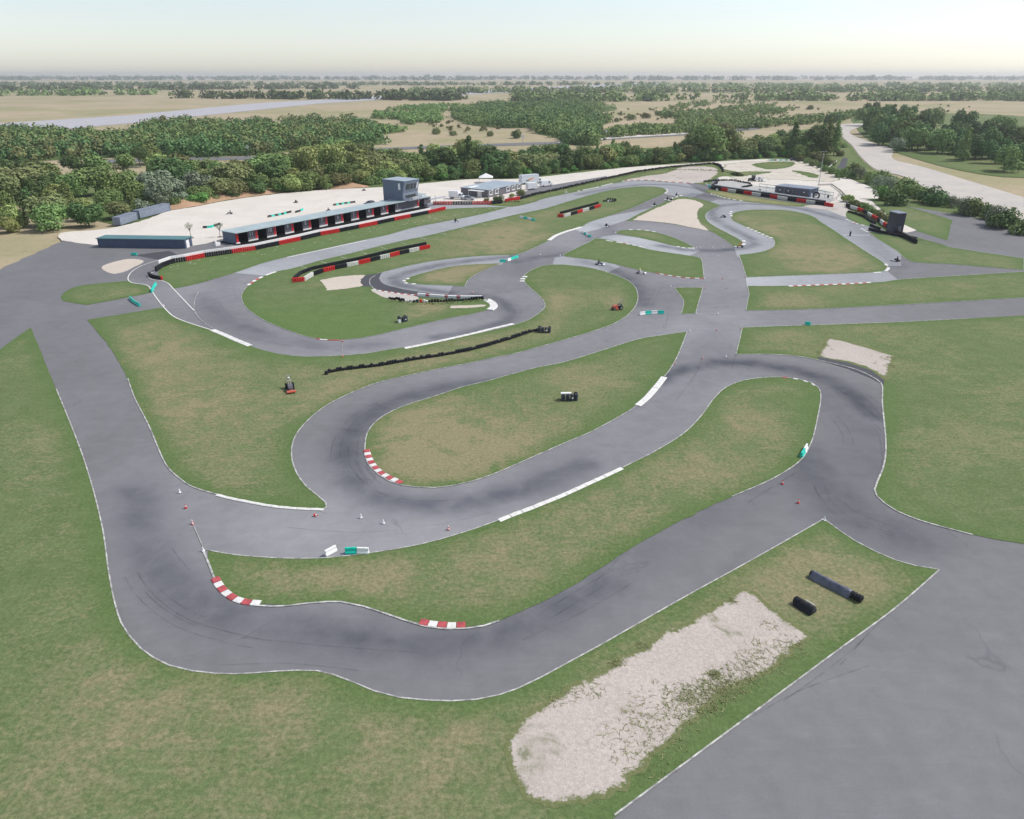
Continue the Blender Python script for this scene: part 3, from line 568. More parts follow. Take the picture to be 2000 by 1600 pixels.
# red earth bank at the foot of the trees
def bank(pl,h,wd,mat):
    pts=resample(smooth(pl,step=3),2.2); mb=MB(); vs=[]; n=len(pts); K=7
    for i,p in enumerate(pts):
        a=pts[max(0,i-1)];b=pts[min(n-1,i+1)]; d=(b-a).normalized(); q=Vector((-d.y,d.x)); e=min(1,i/4,(n-1-i)/4)
        for k in range(K):
            u=k/(K-1); hh=h*math.sin(u*math.pi/2)**1.2*e*(1+.5*noise.noise((p.x*.15,p.y*.15,k*.7))); 
            if k==K-1: hh=-.3
            jx=noise.noise((p.x*.5,p.y*.5,k*3.1))*.7
            vs.append((p.x+q.x*(u*wd+jx),p.y+q.y*(u*wd+jx),hh if k else -.05))
    mb.add(vs,[(i*K+k,(i+1)*K+k,(i+1)*K+k+1,i*K+k+1) for i in range(n-1) for k in range(K-1)])
    return tag(mb.build('earth_bank',mat,smooth=True),kind='structure')
bank([(334,410),(381,402.5),(437,391.5),(531,378.5),(560,376)],2.0,7,'earth'); bank([(628,371),(690,367),(730,365)],1.8,6,'earth')
# ================================================================ OBJECTS
def wdir(a,b): d=G(*b)-G(*a); return math.atan2(d.y,d.x)
def dg_mesh(o,name):
    bpy.context.view_layer.update(); dg=bpy.context.evaluated_depsgraph_get()
    me=bpy.data.meshes.new_from_object(o.evaluated_get(dg)); me.name=name; return me
def text_obj(s,size,mat,parent,loc,rot,name='number',depth=.01):
    cu=bpy.data.curves.new('t','FONT'); cu.body=s; cu.size=size; cu.extrude=depth; cu.align_x='CENTER'; cu.align_y='CENTER'
    t=bpy.data.objects.new('t',cu); COL.objects.link(t); me=dg_mesh(t,name); bpy.data.objects.remove(t)
    me.materials.clear(); me.materials.append(M[mat]); o=bpy.data.objects.new(name,me); COL.objects.link(o)
    o.parent=parent; o.location=loc; o.rotation_euler=rot; return o
# ---- traffic cones
def cone_proto(kind):
    body,band={'white':('wplastic','wplastic'),'red':('cone_red','wplastic'),'mix':('wplastic','cone_red')}[kind]
    t=thing('traffic_cone','x','cone')
    m=MB(); m.box((0,0,.02),(.34,.34,.04)); m.build('base','cone_red' if kind!='white' else 'wplastic',t,bevel=.01)
    m=MB(); m.cyl((0,0,.04),(0,0,.56),.125,.03,12); m.build('cone_body',body,t,smooth=False)
    m=MB(); m.cyl((0,0,.22),(0,0,.36),.098,.071,12,False); m.build('stripe',band,t)
    return t
protos={k:cone_proto(k) for k in ('white','red','mix')}; used=set()
def cone(x,y,k,label,fallen=False,rz=0,sc=1.0,group='traffic cones on the track'):
    p=protos[k]
    if k in used: p=copy_tree(p)
    used.add(k); p.location=G(x,y,.062 if not fallen else .16); p.rotation_euler=(R(82) if fallen else 0,0,rz); p['label']=label; p['group']=group; p.scale=(sc,)*3
CN=[(351,962,'white','white cone standing alone at the mouth of the left junction'),
(363,992,'red','red cone with a pale band below the white cone on the left junction'),
(376,1023,'mix','red and white cone at the top end of the faint line on the left junction'),
(397,1076,'white','white cone on the sharp left tip of the long bottom grass island'),
(705,1011,'white','left of two white cones in the middle of the lower track'),
(749,1022,'white','right of two white cones in the middle of the lower track'),
(876,1034,'mix','white cone with red foot close to the edge below the middle island'),
(1528,945,'red','red cone just off the tip of the green and white blocks at the right'),
(1559,982,'red','red and white cone furthest right on the wide lower right junction'),
(1610,1016,'white','white marker cone on the top corner of the lower right grass'),
(1318,710,'mix','red and white cone on the line at the right edge of the middle island'),
(1372,700,'mix','red and white cone in mid track left of the pale grey one'),
(1418,697,'white','pale grey cone near the corner where the track bends right'),
(1400,645,'mix','red footed cone in mid track level with the grass corner'),
(1448,642,'mix','red and white cone on the right hand grass corner beside the side road'),
(1347,647,'white','white cone on the sharp top right tip of the middle island'),
(1402,613,'white','lone white cone in the centre of the wide link track'),
(1420,563,'mix','pinkish white cone in mid track above the lone white one'),
(1411,545,'red','red cone in the centre of the link track between two kerbs'),
(1376,545,'white','white cone at the right end of the thin red and white kerb'),
(1376,563,'mix','cone on the top right corner of the smallest grass island'),
(1310,560,'white','white cone off the left tip of the smallest grass island'),
(1359,612,'white','white cone at the bottom corner of the smallest grass island'),
(1459,561,'white','white cone at the lower left end of the narrow right hand road'),
(1456,542,'mix','yellowish cone at the upper left end of the narrow right hand road'),
(1402,501,'white','single white cone just below the dark cross track mark'),
(1364,503,'white','white cone at the top right corner of the central grass wedge'),
(1360,485,'white','left of the pair of white cones by the tip of the lens island'),
(1368,485,'white','right of the pair of white cones by the tip of the lens island'),
(1392,484,'white','white cone above the dark cross track mark, left of its twin'),
(1413,484,'white','white cone above the dark cross track mark, nearest the yellow kart'),
(669,667,'red','red cone at the upper end of the faint line across the big bend'),
(669,697,'red','red cone at the lower end of the faint line across the big bend'),
(924,573,'mix','small red and white cone by the end of the white boards'),
(1421,403,'white','white cone left of three below the far right pit wall'),
(1445,400,'white','middle white cone of three below the far right pit wall'),
(1477,397,'white','white cone right of three below the far right pit wall'),
(1209,448,'white','white cone beside the left tip of the lens island'),
(1217,439,'mix','reddish cone between the sand trap tip and the lens island'),
(1202,455,'white','white cone right on the left tip of the lens island'),
(1055,498,'white','left of two distant cones by the green and white blocks'),
(1094,500,'white','distant cone at the left tip of the central grass wedge'),
(1359,380,'white','white cone off the far end of the sand trap, further one'),
(1347,386,'white','white cone off the far end of the sand trap, nearer one'),
(320,598,'white','cone on the outer white line of the left pit exit lane'),
(940,583,'white','white cone at the thin right end of the white boards'),
(860,432,'mix','yellowish cone on the grass edge beside the pit straight'),
(966,409,'mix','cone where the pit exit road meets the straight'),
(1702,460,'mix','left of two yellowish cones by the right track edge'),
(1707,463,'mix','right of two yellowish cones by the right track edge')]
for i,(x,y,k,l) in enumerate(CN): cone(x,y,k,l,rz=i*1.3,sc=.86)
cone(614,1006,'red','red cone knocked over on its side below the white kerb',True,1.2,.9)
# ---- water filled barriers
def barrier_proto(col):
    m=MB(); L=1.16
    m.prism([(-.24,0),(.24,0),(.22,.16),(.13,.30),(.11,.62),(-.11,.62),(-.13,.30),(-.22,.16)],-L/2,L/2,'x')
    t=m.build('water_barrier',col,bevel=.03)
    n=MB(); n.cyl((.2,0,.62),(.2,0,.66),.07,.07,8); n.build('filler_cap',col,t)
    return t
BP={'t':barrier_proto('teal'),'w':barrier_proto('wplastic'),'k':barrier_proto('blackp')}; bused=set()
def barrier(a,b,k,label,group,scl=None):
    o=BP[k]
    if k in bused: o=copy_tree(o)
    bused.add(k); A,B=G(*a),G(*b); o.location=(A+B)/2+Vector((0,0,.03)); o.rotation_euler=(0,0,math.atan2(B.y-A.y,B.x-A.x))
    L=(B-A).length; s=max(.6,min(1.7,L/1.16)) if scl is None else scl; o.scale=(s,1,1)
    tag(o,label,'barrier',group)
def row(pts,cols,label,group,scl=None):
    nm={'w':'white','t':'turquoise','k':'black'}; od=['first','second','third','fourth','fifth','sixth','seventh','eighth','ninth','tenth']
    W=[G(*p) for p in pts]; n=len(cols)
    tot=[0]
    for a,b in zip(W,W[1:]): tot.append(tot[-1]+(b-a).length)
    def at(s):
        for i in range(len(W)-1):
            if s<=tot[i+1]+1e-6: return W[i].lerp(W[i+1],(s-tot[i])/(tot[i+1]-tot[i]+1e-9))
        return W[-1]
    for i,c in enumerate(cols):
        A=at(tot[-1]*i/n); B=at(tot[-1]*(i+1)/n); o=BP[c]
        if c in bused: o=copy_tree(o)
        bused.add(c); o.location=(A+B)/2+Vector((0,0,.03)); o.rotation_euler=(0,0,math.atan2(B.y-A.y,B.x-A.x)); o.scale=((B-A).length/1.2 if scl is None else scl,1,1)
        tag(o,f'{nm[c]} block, {od[i]} {label}' if n>1 else label,'barrier',group)
row([(635,1087),(657,1075)],'w','white plastic block standing apart, askew on the lower track',None)
row([(674,1081),(698,1080),(721,1081)],'tw','of the pair on the lower track edge','plastic blocks on the lower track')
row([(1249,616),(1262,614),(1275,613),(1297,613)],'wtwt','in the curved row of four in mid track','row of plastic blocks in the middle junction')
row([(1572,634),(1583,636)],'t','single turquoise block on the side road at the right',None)
row([(1564,894),(1569,886),(1575,875)],'tw','of the pair on the grass by the right bend','plastic blocks by the right bend')
row([(296,572),(300,563),(305,556)],'tt','of the pair across the left pit exit lane','turquoise blocks on the pit exit lane')
row([(254,584),(263,593),(274,599)],'tt','of the pair lying on the far left track','turquoise blocks on the far left')
row([(257,498),(268,499)],'t','single turquoise block in front of the long green roofed shed',None)
row([(976,512),(988,512)],'t','single turquoise block near the central chicane, left of the row',None)
row([(991,511),(1000,507),(1012,503)],'wtt','of the slanting row at the central chicane','blocks at the central chicane')
row([(1015,425),(1024,427),(1034,429),(1045,432)],'wtwt','of the row lying on the infield grass','blocks lying on the infield grass')
row([(1137,455),(1143,458),(1148,461),(1154,464)],'wtwt','of the slanting row on the far crossing','blocks on the far crossing')
row([(1378,361),(1386,365),(1394,369),(1402,373)],'wttw','of the row before the far black tyre bend','blocks by the far tyre bend')
row([(1499,314),(1539,314)],'wtkwtwt','of the row along the far edge of the gravel yard','blocks along the far yard edge')
row([(396,446),(412,445),(430,439)],'kttkkk','in the low zigzag row by the bare trees','low green and black blocks by the bare trees')
row([(523,425),(546,421),(569,415)],'ktktktkk','in the straight low row behind the garages','low green and black row behind garage nine')
row([(577,416),(585,414),(592,410)],'kktt','in the short low row behind the garages','short green and black row in the yard')
row([(651,402),(672,399),(694,396)],'ktktktkk','in the low row left of the black car','low green and black row by the black car')
# ---- raised kerbs
def kerb(label,pts,pat,wd,h=.07,off=0,sl=.0,name='kerb',grp=None):
    P=smooth(pts,step=.4,mx=60); L=[0]
    for a,b in zip(P,P[1:]): L.append(L[-1]+(b-a).length)
    T=L[-1]; n=len(pat); root=thing(name,label,'kerb',(P[0].x,P[0].y,0),0,grp)
    def at(s):
        i=min(len(L)-2,max(0,next((j for j in range(len(L)-1) if L[j+1]>=s),len(L)-2)))
        t=(s-L[i])/(L[i+1]-L[i]+1e-9); p=P[i].lerp(P[i+1],t); d=(P[i+1]-P[i]).normalized(); return p,Vector((-d.y,d.x))
    for k,c in enumerate(pat):
        if c=='.': continue
        m=MB(); vs=[]; K=max(2,int(T/n/.8)+1); g=.03
        for q in range(K+1):
            s=T*k/n+g+(T/n-2*g)*q/K; p,nn=at(s); p=p+nn*off
            nz=.02*math.sin(s*3.1+k)
            a=p-nn*(wd/2); b=p+nn*(wd/2)
            vs+=[(a.x-root.location.x,a.y-root.location.y,.055),(a.x-root.location.x+nn.x*.08,a.y-root.location.y+nn.y*.08,.05+h*.6+nz),(b.x-root.location.x-nn.x*.08,b.y-root.location.y-nn.y*.08,.05+h+nz),(b.x-root.location.x,b.y-root.location.y,.03)]
        fs=[]
        for q in range(K):
            for e in range(3): fs.append((q*4+e,q*4+4+e,q*4+5+e,q*4+1+e))
        fs+=[(0,1,2,3),(K*4+3,K*4+2,K*4+1,K*4)]
        m.add(vs,fs); m.build('kerb_block','kerb_white' if c in 'wW' else 'kerb_red',root)
    return root
kerb('red and white kerb on the left end of the middle oval island',[(716,879),(720,893),(729,909),(743,923),(762,934),(785,944)],'rwrwrwrwrwrwr',.8)
kerb('short red and white kerb of eight blocks on the bottom left island corner',[(420,1129),(430,1146),(445,1161),(464,1172),(485,1177),(509,1179)],'rwrwrwrw',.75)
kerb('five block red and white kerb at the lowest bulge of the bottom island',[(820,1215),(840,1218.5),(865,1221),(888,1222),(910,1221)],'rwrwr',.75)
kerb('long white kerb strip at the top edge of the lower grass island',[(974,1018),(1000,1007),(1030,996),(1060,984),(1090,972),(1150,945),(1185,929),(1215,915)],'wwwwwwwwwwww',.62)
kerb('curved greyish white kerb strip above the left junction',[(423,967),(450,974),(480,980),(530,989),(580,994),(633,996)],'wwwwwwwww',.44)
kerb('broad white kerb on the right shoulder of the middle island',[(1245,793),(1262,779),(1281,758),(1297,737)],'wwwww',1.0)
kerb('broad white kerb at the lower left of the big loop bend',[(415,645),(435,653),(460,664),(489,676)],'wwwww',1.0)
kerb('long patchy white kerb below the central chicane exit',[(790,681),(830,673),(880,662),(920,653),(960,643),(1003,633)],'wwwwwwwwwwwwwwww',.75)
kerb('rough white kerb on the far edge of the central crossing',[(1072,470),(1085,461),(1105,453),(1122,448),(1135,444)],'wwwwwww',1.2)
kerb('white lump of kerb on the inside tip of the central chicane',[(950,586),(962,593),(964,600),(956,606)],'www',1.6,.12)
kerb('narrow red and white kerb above the smallest island',[(1281,534),(1300,537.3),(1320,540.6),(1345,543.6),(1375,544.3)],'rwrwrwrwrwr',.45)
kerb('pale red and white kerb on the top right corner of the lower island',[(1528,738),(1548,740),(1565,743),(1580,748),(1592,754)],'r.w.w.w',.34)
kerb('red and white dashed kerb along the narrow right hand road',[(1540,559.5),(1580,558),(1620,556.5),(1660,554.8),(1700,552.3)],'wrwrwrwrwrwrwrwrwrw',.62)
kerb('white kerb dashes on the right tip of the big right infield',[(1729,516),(1735,523),(1730,529),(1716,532.5),(1705,533)],'w.ww.w',.7)
kerb('white dashed kerb on the left bite of the big right infield',[(1459,445),(1476,452),(1492,459.5),(1508,466)],'w.w.w.w.w.w.w',1.0)
kerb('white dashed kerb below the far right pit wall',[(1388,379),(1400,382.5),(1415,387),(1430,390),(1450,392.3)],'w.w.w.w.w.w.w.w',.8)
kerb('long red and white kerb round the outside of the far hairpin',[(1215,354.5),(1234,352.5),(1262,352),(1290,354),(1325,357),(1356,358)],'wrwrwrwrwrwrwrwrwrwrw',1.1)
kerb('white kerb stretch before the far hairpin',[(1128,374),(1140,371.5),(1160,367.5),(1180,362.5),(1196,358.5)],'w.wwwwwww.wwwwww',.6)
kerb('white and red dashed kerb by the black tyre lines at the right',[(1653,429),(1664,434),(1675,438),(1688,441)],'w.w.wrw.w',.8)
kerb('short white kerb dashes just above the painted line at the right',[(1682,447),(1688,450),(1694,454)],'w.w.w',.9)
kerb('thin red and white kerb above the tyre wall in the infield',[(729,565.5),(740,568),(760,571),(785,574.5),(816,577.5)],'w.wrwrwrwrwrwr',.5)
kerb('white kerb dashes below the lens shaped island',[(1184,470),(1205,473.5),(1230,478),(1260,484.5)],'ww.wwrw.w.ww',.6)
kerb('white kerb dashes on the top of the lens shaped island',[(1228,449.2),(1250,449.4),(1268,451.3),(1280,453.5)],'w.w.w.w',.6)
kerb('white kerb dashes at the right tip of the lens shaped island',[(1322,482),(1335,484.5),(1357,485.5)],'w.w.ww',.8)
kerb('red and white kerb on the left side of the big loop island',[(484,558),(496,549.5),(512,541.2)],'wrwrw',.7)
kerb('white kerb on the upper left of the big loop island',[(519,538.5),(529,534.5),(539,531.5)],'www',.6)
kerb('faint red and white kerb at the lowest point of the big loop island',[(618,662),(630,663.8),(645,664.8),(664,665)],'rwwrrr',.35)
kerb('white kerb dashes on the rounded far tip of the infield',[(1302,370),(1303,374),(1299,378)],'w.w.w',.9)
kerb('white kerb ticks left of the far S bend',[(1428,413),(1426,418),(1429,423)],'w.w.w',.9)
kerb('small white kerb on the tip beside the yellow kart',[(1452,470),(1454,475),(1450,479)],'w.w',.9)
kerb('four white kerb blocks on the shoulder right of the chicane',[(1026,540),(1021,545),(1020,551)],'w.w.w',1.1)
kerb('white kerb dashes on the left tip of the small loop island',[(798,544),(789,549),(795,554),(812,555.5)],'w.w.w.w',.7)
kerb('white kerb dashes at the far end of the sand trap',[(1300,391),(1312,388),(1322,385),(1332,382)],'w.w.w.w',.8)
# ---- tyre walls: stacks of tyres in painted sections
def stack(m,x,y,n,r=.29,h=.20,rot=0,z0=.04,seg=9):
    for k in range(n):
        j=random.uniform(-.02,.02); m.torus((x+j,y-j,z0+h*(k+.5)),r-.1,.105,seg,5,.95,rot=rot+k*.3)
def tyre_wall(label,pts,secs,n,r=.29,gap=1.0,belt=None,name='tyre_wall',top=None,jit=.0,h=.2,cat='tyre wall'):
    """secs: list of (x pixel where the section ends, material)"""
    P=[G(*p) for p in pts]; root=thing(name,label,cat,P[0])
    dist=[0]
    for a,b in zip(P,P[1:]): dist.append(dist[-1]+(b-a).length)
    def s_of(x):
        for i in range(len(pts)-1):
            if pts[i][0]<=x<=pts[i+1][0]:
                # true distance at pixel column x on this piece
                y=pts[i][1]+(pts[i+1][1]-pts[i][1])*(x-pts[i][0])/(pts[i+1][0]-pts[i][0]); return dist[i]+(G(x,y)-P[i]).length
        return dist[-1]
    def at(s):
        for i in range(len(P)-1):
            if s<=dist[i+1]: return P[i].lerp(P[i+1],(s-dist[i])/(dist[i+1]-dist[i])),(P[i+1]-P[i]).normalized()
        return P[-1],(P[-1]-P[-2]).normalized()
    s0=0; q=0
    for xe,mt in secs:
        s1=s_of(xe) if xe is not None else dist[-1]; m=MB(); k=max(1,int(round((s1-s0)/(2*r*gap))))
        for i in range(k):
            p,d=at(s0+(s1-s0)*(i+.5)/k); jn=random.uniform(-jit,jit)
            stack(m,p.x-P[0].x-d.y*jn,p.y-P[0].y+d.x*jn,n if jit==0 else max(2,n-random.randint(0,1)),r,h,rot=random.random())
        o=m.build('tyre_section',mt,root,smooth=True); nm={'tyre_red':'red','tyre_white':'white','tyre_black':'black'}[mt]
        if len(secs)>1: o['label']=f'{nm} painted stretch of tyres'
        s0=s1
    return root,P,at,dist
Rd,Bk,Wh='tyre_red','tyre_black','tyre_white'
pit=[(305,531),(318,522),(340,514),(363,510.5),(400,503),(453,495.5),(499,488.7),(545,479),(587,470),(626.5,460.5),(663,454),(700,446.5),(736,439),(772,431),(802,425),(836,418),(870,410)]
root,P,at,dist=tyre_wall('long black and red tyre wall in front of the numbered garages',pit,[(363,Bk),(400,Rd),(453,Bk),(499,Rd),(545,Bk),(587,Rd),(626,Bk),(663,Rd),(701,Bk),(737,Rd),(770,Bk),(802,Rd),(836,Bk),(None,Rd)],6,h=.185)
# white concrete pit wall behind those tyres
def wall(label,pts,offs,h,th,mat,name='pit_wall',cap=None,cat='wall',z0=0):
    P=[G(*p) for p in pts]; Q=[]
    for i,p in enumerate(P):
        a=P[max(0,i-1)];b=P[min(len(P)-1,i+1)]; d=(b-a).normalized(); Q.append((p+Vector((-d.y,d.x,0))*offs,Vector((-d.y,d.x,0))))
    m=MB(); vs=[]; o0=Q[0][0]
    for p,n in Q:
        for e,zz in ((-1,z0),(-1,h),(1,h),(1,z0)): c=p-o0+n*(th/2*e); vs.append((c.x,c.y,zz))
    n=len(Q); m.add(vs,[(i*4+e,i*4+4+e,i*4+5+e,i*4+1+e) for i in range(n-1) for e in range(3)]+[(0,1,2,3),((n-1)*4+3,(n-1)*4+2,(n-1)*4+1,(n-1)*4)])
    o=m.build(name,mat,loc=(o0.x,o0.y,0)); return tag(o,label,cat)
wall('long white wall between the pit lane and the black and red tyres',pit[1:-1]+[(846,415.5)],1.0,1.58,.30,'white')
tyre_wall('short black tyre chain with a red end at the left pit exit',[(291,538),(296,542.5),(306,545),(313,546.5),(319,546.5)],[(313,Bk),(None,Rd)],4)
w2=[(571,552),(583,551),(595,549.5),(611.5,539.5),(631,532.5),(654,527),(677.5,522),(700,517.5),(723,512),(742,507),(761.5,503),(780,498),(799,494),(818.5,489.5),(840,485)]
tyre_wall('red, white and black tyre wall on the infield facing the loop',w2,[(595,Rd),(611.5,Wh),(631,Bk),(654,Rd),(677.5,Bk),(700,Wh),(723,Rd),(742,Bk),(761.5,Wh),(780,Rd),(799,Bk),(818.5,Wh),(None,Rd)],5)
w2b=[(574,548),(587,536.5),(610,527.5),(640,521),(700,508.5),(775,490),(833,478.5)]
tyre_wall('thin black tyre row behind the red and white infield wall',w2b,[(None,Bk)],4)
w3=[(1089,424),(1101,425),(1114,421.3),(1127,417.5),(1137.5,414.3),(1150,411),(1160.5,408),(1173,404)]
tyre_wall('short red, white and black tyre wall on the upper infield',w3,[(1101,Rd),(1114,Wh),(1127,Bk),(1137.5,Rd),(1150,Wh),(1160.5,Bk),(None,Rd)],5)
tyre_wall('black tyre row behind the short upper infield wall',[(1094,418.5),(1130,409),(1169,398.5)],[(None,Bk)],4)
w4=[(1391,370),(1408.5,373),(1421,375),(1437,377.3),(1452,379.3),(1468,381.7),(1485.5,384),(1503,386.5),(1518,389),(1537.5,392),(1555,394.5),(1574,397),(1591.5,399.5),(1609.6,402),(1627,405)]
tyre_wall('multicoloured tyre wall under the far right pit platform',w4,[(1408.5,Bk),(1421,Rd),(1437,Wh),(1452,Bk),(1468,Rd),(1485.5,Wh),(1503,Bk),(1518,Rd),(1537.5,Wh),(1555,Bk),(1574,Rd),(1591.5,Wh),(1609.6,Bk),(None,Rd)],6)
wall('white topped dark wall behind the far right tyres',w4[:-1],1.1,1.95,.3,'white'); wall('black band board behind the far right tyres',w4[:-1],.65,1.62,.08,'blackp','barrier_board')
tyre_wall('red and black tyre wall beside the pit exit road, under the vans',[(846,400.5),(857,400.3),(884,400.2),(922,400),(960,399.5),(981,397.5)],[(884,Rd),(922,Bk),(960,Rd),(None,Bk)],6)
tyre_wall('short red tyre stretch under the clubhouse windows',[(986,395.5),(1000,393),(1015,390)],[(None,Rd)],6)
tyre_wall('long dark overgrown tyre line beside the far access lane',[(1015,390),(1047.5,381),(1110,367.5),(1160,356),(1187.5,350),(1244,337),(1300,329),(1337.5,325.3),(1375,322),(1394,321),(1405,325),(1411,331),(1412,337)],[(None,Bk)],5,jit=.2)
tyre_wall('black tyre chain curling round the far pit end',[(1374,356),(1390,354.5),(1406,353.5),(1431,353.5),(1451,357),(1467,360)],[(None,Bk)],4,jit=.25)
tyre_wall('black tyre chain returning below the curl at the far pit end',[(1448,366.5),(1458,366),(1469,363.5)],[(None,Bk)],4,jit=.15)
tyre_wall('black tyre bend joining the far platform to the blocks',[(1389,369.5),(1391,366),(1396,362),(1401,359)],[(None,Bk)],6)
wR=[(1652,404),(1660.6,407.5),(1674,412),(1685,416),(1694,421),(1702.5,426),(1713,432),(1719,436),(1725,441),(1730.6,445),(1739,450),(1749,456.5),(1790,477)]
tyre_wall('striped white, red and black tyre wall running off to the right',wR,[(1660.6,Bk),(1674,Wh),(1685,Rd),(1694,Bk),(1702.5,Wh),(1713,Rd),(1719,Bk),(1725,Wh),(1730.6,Rd),(1739,Bk),(1749,Wh),(None,Bk)],6)
tyre_wall('black tyre line in the grass below the striped right wall',[(1655.6,414.5),(1671,419),(1687.5,425),(1699,433),(1710,438)],[(None,Bk)],4,jit=.08)
tyre_wall('small hooked black tyre line right of the dashed kerb',[(1699,442),(1708,446),(1719,450)],[(None,Bk)],4)
tyre_wall('low black tyre line along the right track verge',[(1696,450),(1712,454),(1750,462),(1790,469)],[(None,Bk)],4)
tyre_wall('long wavy black tyre line between the loop and the middle track',[(637,733),(641,729),(660,725),(700,720),(745,715),(760,712),(800,705),(860,696),(910,687),(950,677),(1000,662),(1035,650),(1053,645)],[(None,Bk)],3,r=.27,jit=.05,h=.2,gap=.82)
tw,P,at,dist=tyre_wall('black tyre wall with white and red patches below the new asphalt',[(759,584),(782,587),(790,590),(806,590.5),(818,591),(826,591),(836,590.5),(860,590),(900,588),(945,584)],[(782,Bk),(790,Bk),(806,Wh),(818,Bk),(826,Rd),(836,Wh),(None,Bk)],3,jit=.05)
# white advertising boards on the chicane
bw=wall('low white board fence with red patches beside the dark asphalt',[(816,578),(840,580.3),(870,582.5),(905,583.7),(942,583.5)],0,.62,.45,'white','board_fence',cat='barrier')
for i,(xa,xb) in enumerate([(832,839),(869,875),(892,899)]):
    def yb(x): return np.interp(x,[816,840,870,905,942],[578,580.3,582.5,583.7,583.5])
    a,b=G(xa,yb(xa)),G(xb,yb(xb)); m=MB(); c=(a+b)/2-bw.location; d=(b-a); L=d.length; an=math.atan2(d.y,d.x)
    m.box((c.x+math.sin(an)*.24,c.y-math.cos(an)*.24,.34),(L,.04,.40),an); m.box((c.x,c.y,.635),(L,.40,.03),an); m.build('red_panel','kerb_red',bw)
# ---- marshal posts, tyre bundles
def tyre_post(label,x,y,rz,board,nn=4,name='marshal_post'):
    t=thing(name,label,'marshal post',G(x,y),rz)
    m=MB()
    for i in range(nn): stack(m,(i-(nn-1)/2)*.6,0,5,rot=i)
    m.build('tyre_stack','post',t,smooth=True)
    m=MB(); stack(m,-(nn-1)*.3,.62,5); stack(m,(nn-1)*.3,.62,5); m.build('tyre_stack','tyre_black',t,smooth=True)
    m=MB(); m.box(board[:3],board[3:]); m.build('white_board','white',t,bevel=.02)
    m=MB(); m.cyl((.35,-.32,.55),(.35,-.37,.55),.13,.13,10); m.build('marker_disc','white',t)
    return t
tyre_post('black tyre shelter with an L shaped white board on the middle island',1113,783,.05,(-.55,.2,1.12,1.5,.5,.14))
tyre_post('small black tyre stack with a white corner inside the big loop',788,629,.55,(-.85,-.1,.35,.45,.5,.6),3)
tyre_post('black tyre bundle at the right end of the wavy tyre line',1063,650,-.12,(.45,-.30,.5,.25,.06,.25),4)
t=thing('tyre_ring','ring of dark tyres with white pieces on the upper infield','tyre ring',G(1194,393))
m=MB()
for i in range(11): a=i*math.tau/12; stack(m,1.6*math.cos(a),2.4*math.sin(a),4,rot=i)
m.build('tyre_stack','tyre_black',t,smooth=True); m=MB(); stack(m,-2.4,-1.6,3); stack(m,-3.0,-1.4,3); m.build('tyre_stack','tyre_black',t,smooth=True); m=MB(); m.box((-1.0,-1.9,.3),(1.3,.7,.6),.2); m.build('white_board','white',t,bevel=.03)
def bundle(label,a,b,r,free,name='tyre_roll'):
    A,B=G(*a),G(*b); d=B-A; L=d.length; t=thing(name,label,'tyre roll',A,math.atan2(d.y,d.x)); m=MB(); K=14; Nn=12; vs=[]
    L2=L*(1-free)
    for i in range(K+1):
        u=i/K
        for j in range(Nn):
            an=math.pi*j/(Nn-1); nz=1+.13*noise.noise((u*6,j*.8,L)); flare=1+.28*abs(math.cos(an))**3
            vs.append((u*L2,math.cos(an)*r*nz*flare,.03+max(0,math.sin(an))*2*r*.92*nz+(.05 if 0<j<Nn-1 else 0)))
    fs=[(i*Nn+j,(i+1)*Nn+j,(i+1)*Nn+j+1,i*Nn+j+1) for i in range(K) for j in range(Nn-1)]+[tuple(range(Nn)),tuple(range((K+1)*Nn-1,K*Nn-1,-1))]
    m.add(vs,fs); m.build('tarpaulin','tarp',t,smooth=True)
    x=L2+.12
    while x<L+.02:
        m=MB(); m.torus((x,0,r+.02),r*.66,r*.34,16,8,axis='x'); m.build('tyre','tyre_black',t,smooth=True); x+=r*.72
    m=MB(); m.torus((-.05,0,r),r*.68,r*.30,16,8,axis='x'); m.build('tyre','tyre_black',t,smooth=True)
    return t
bundle('long grey blue tarpaulin wrapped tyre roll with two bare tyres',(1585,1127),(1681,1177),.36,.20)
bb=bundle('short black tyre roll beside the pale gravel patch',(1554,1179),(1588,1200),.38,.0)
for ch in bb.children:
    if ch.name.startswith('tarp'): ch.data.materials[0]=M['tyre_black']
m=MB(); m.box((1.05,.42,.62),(.9,.05,.06)); m.build('white_batten','white',bb)
# ================================================================ BUILDINGS
def t_on(A,ang,px):
    lo,hi=-30,200
    for _ in range(50):
        m=(lo+hi)/2; X=A.x+math.cos(ang)*m; Y=A.y+math.sin(ang)*m; u=X/(Y*_c+CH*_s)*FOC+CX
        if u<px: lo=m
        else: hi=m
    return m
A0=G(462,477); A0.z=.02; GA_=wdir((462,477),(818,405)); T=lambda px: t_on(A0,GA_,px)
gar=thing('pit_garage','long row of numbered pit garages with pale blue roof behind the white wall','garage',A0,GA_)
DEP=5.6
m=MB(); m.box((40,DEP/2-.5,3.08),(81.2,DEP+1.4,.16)); m.build('roof','roofb',gar)
m=MB(); m.box((37.7,DEP,1.5),(75.4,.14,2.98)); m.build('back_wall','inside',gar)
m=MB(); m.box((.06,DEP/2,1.52),(.16,DEP,2.9)); m.box((-.04,DEP/2,.2),(.1,DEP,.4)); m.build('side_wall','bluewall',gar)
m=MB(); m.box((38,1.2,.01),(78,10.5,.06)); m.build('floor_slab','asphalt_new',gar)
m=MB(); m.box((.42,-.12,.85+.5),(.7,.12,2.7)); m.build('red_strip','red',gar)
m=MB(); m.box((.45,-.16,.2),(1.2,.2,.4)); m.build('skirt','white',gar)
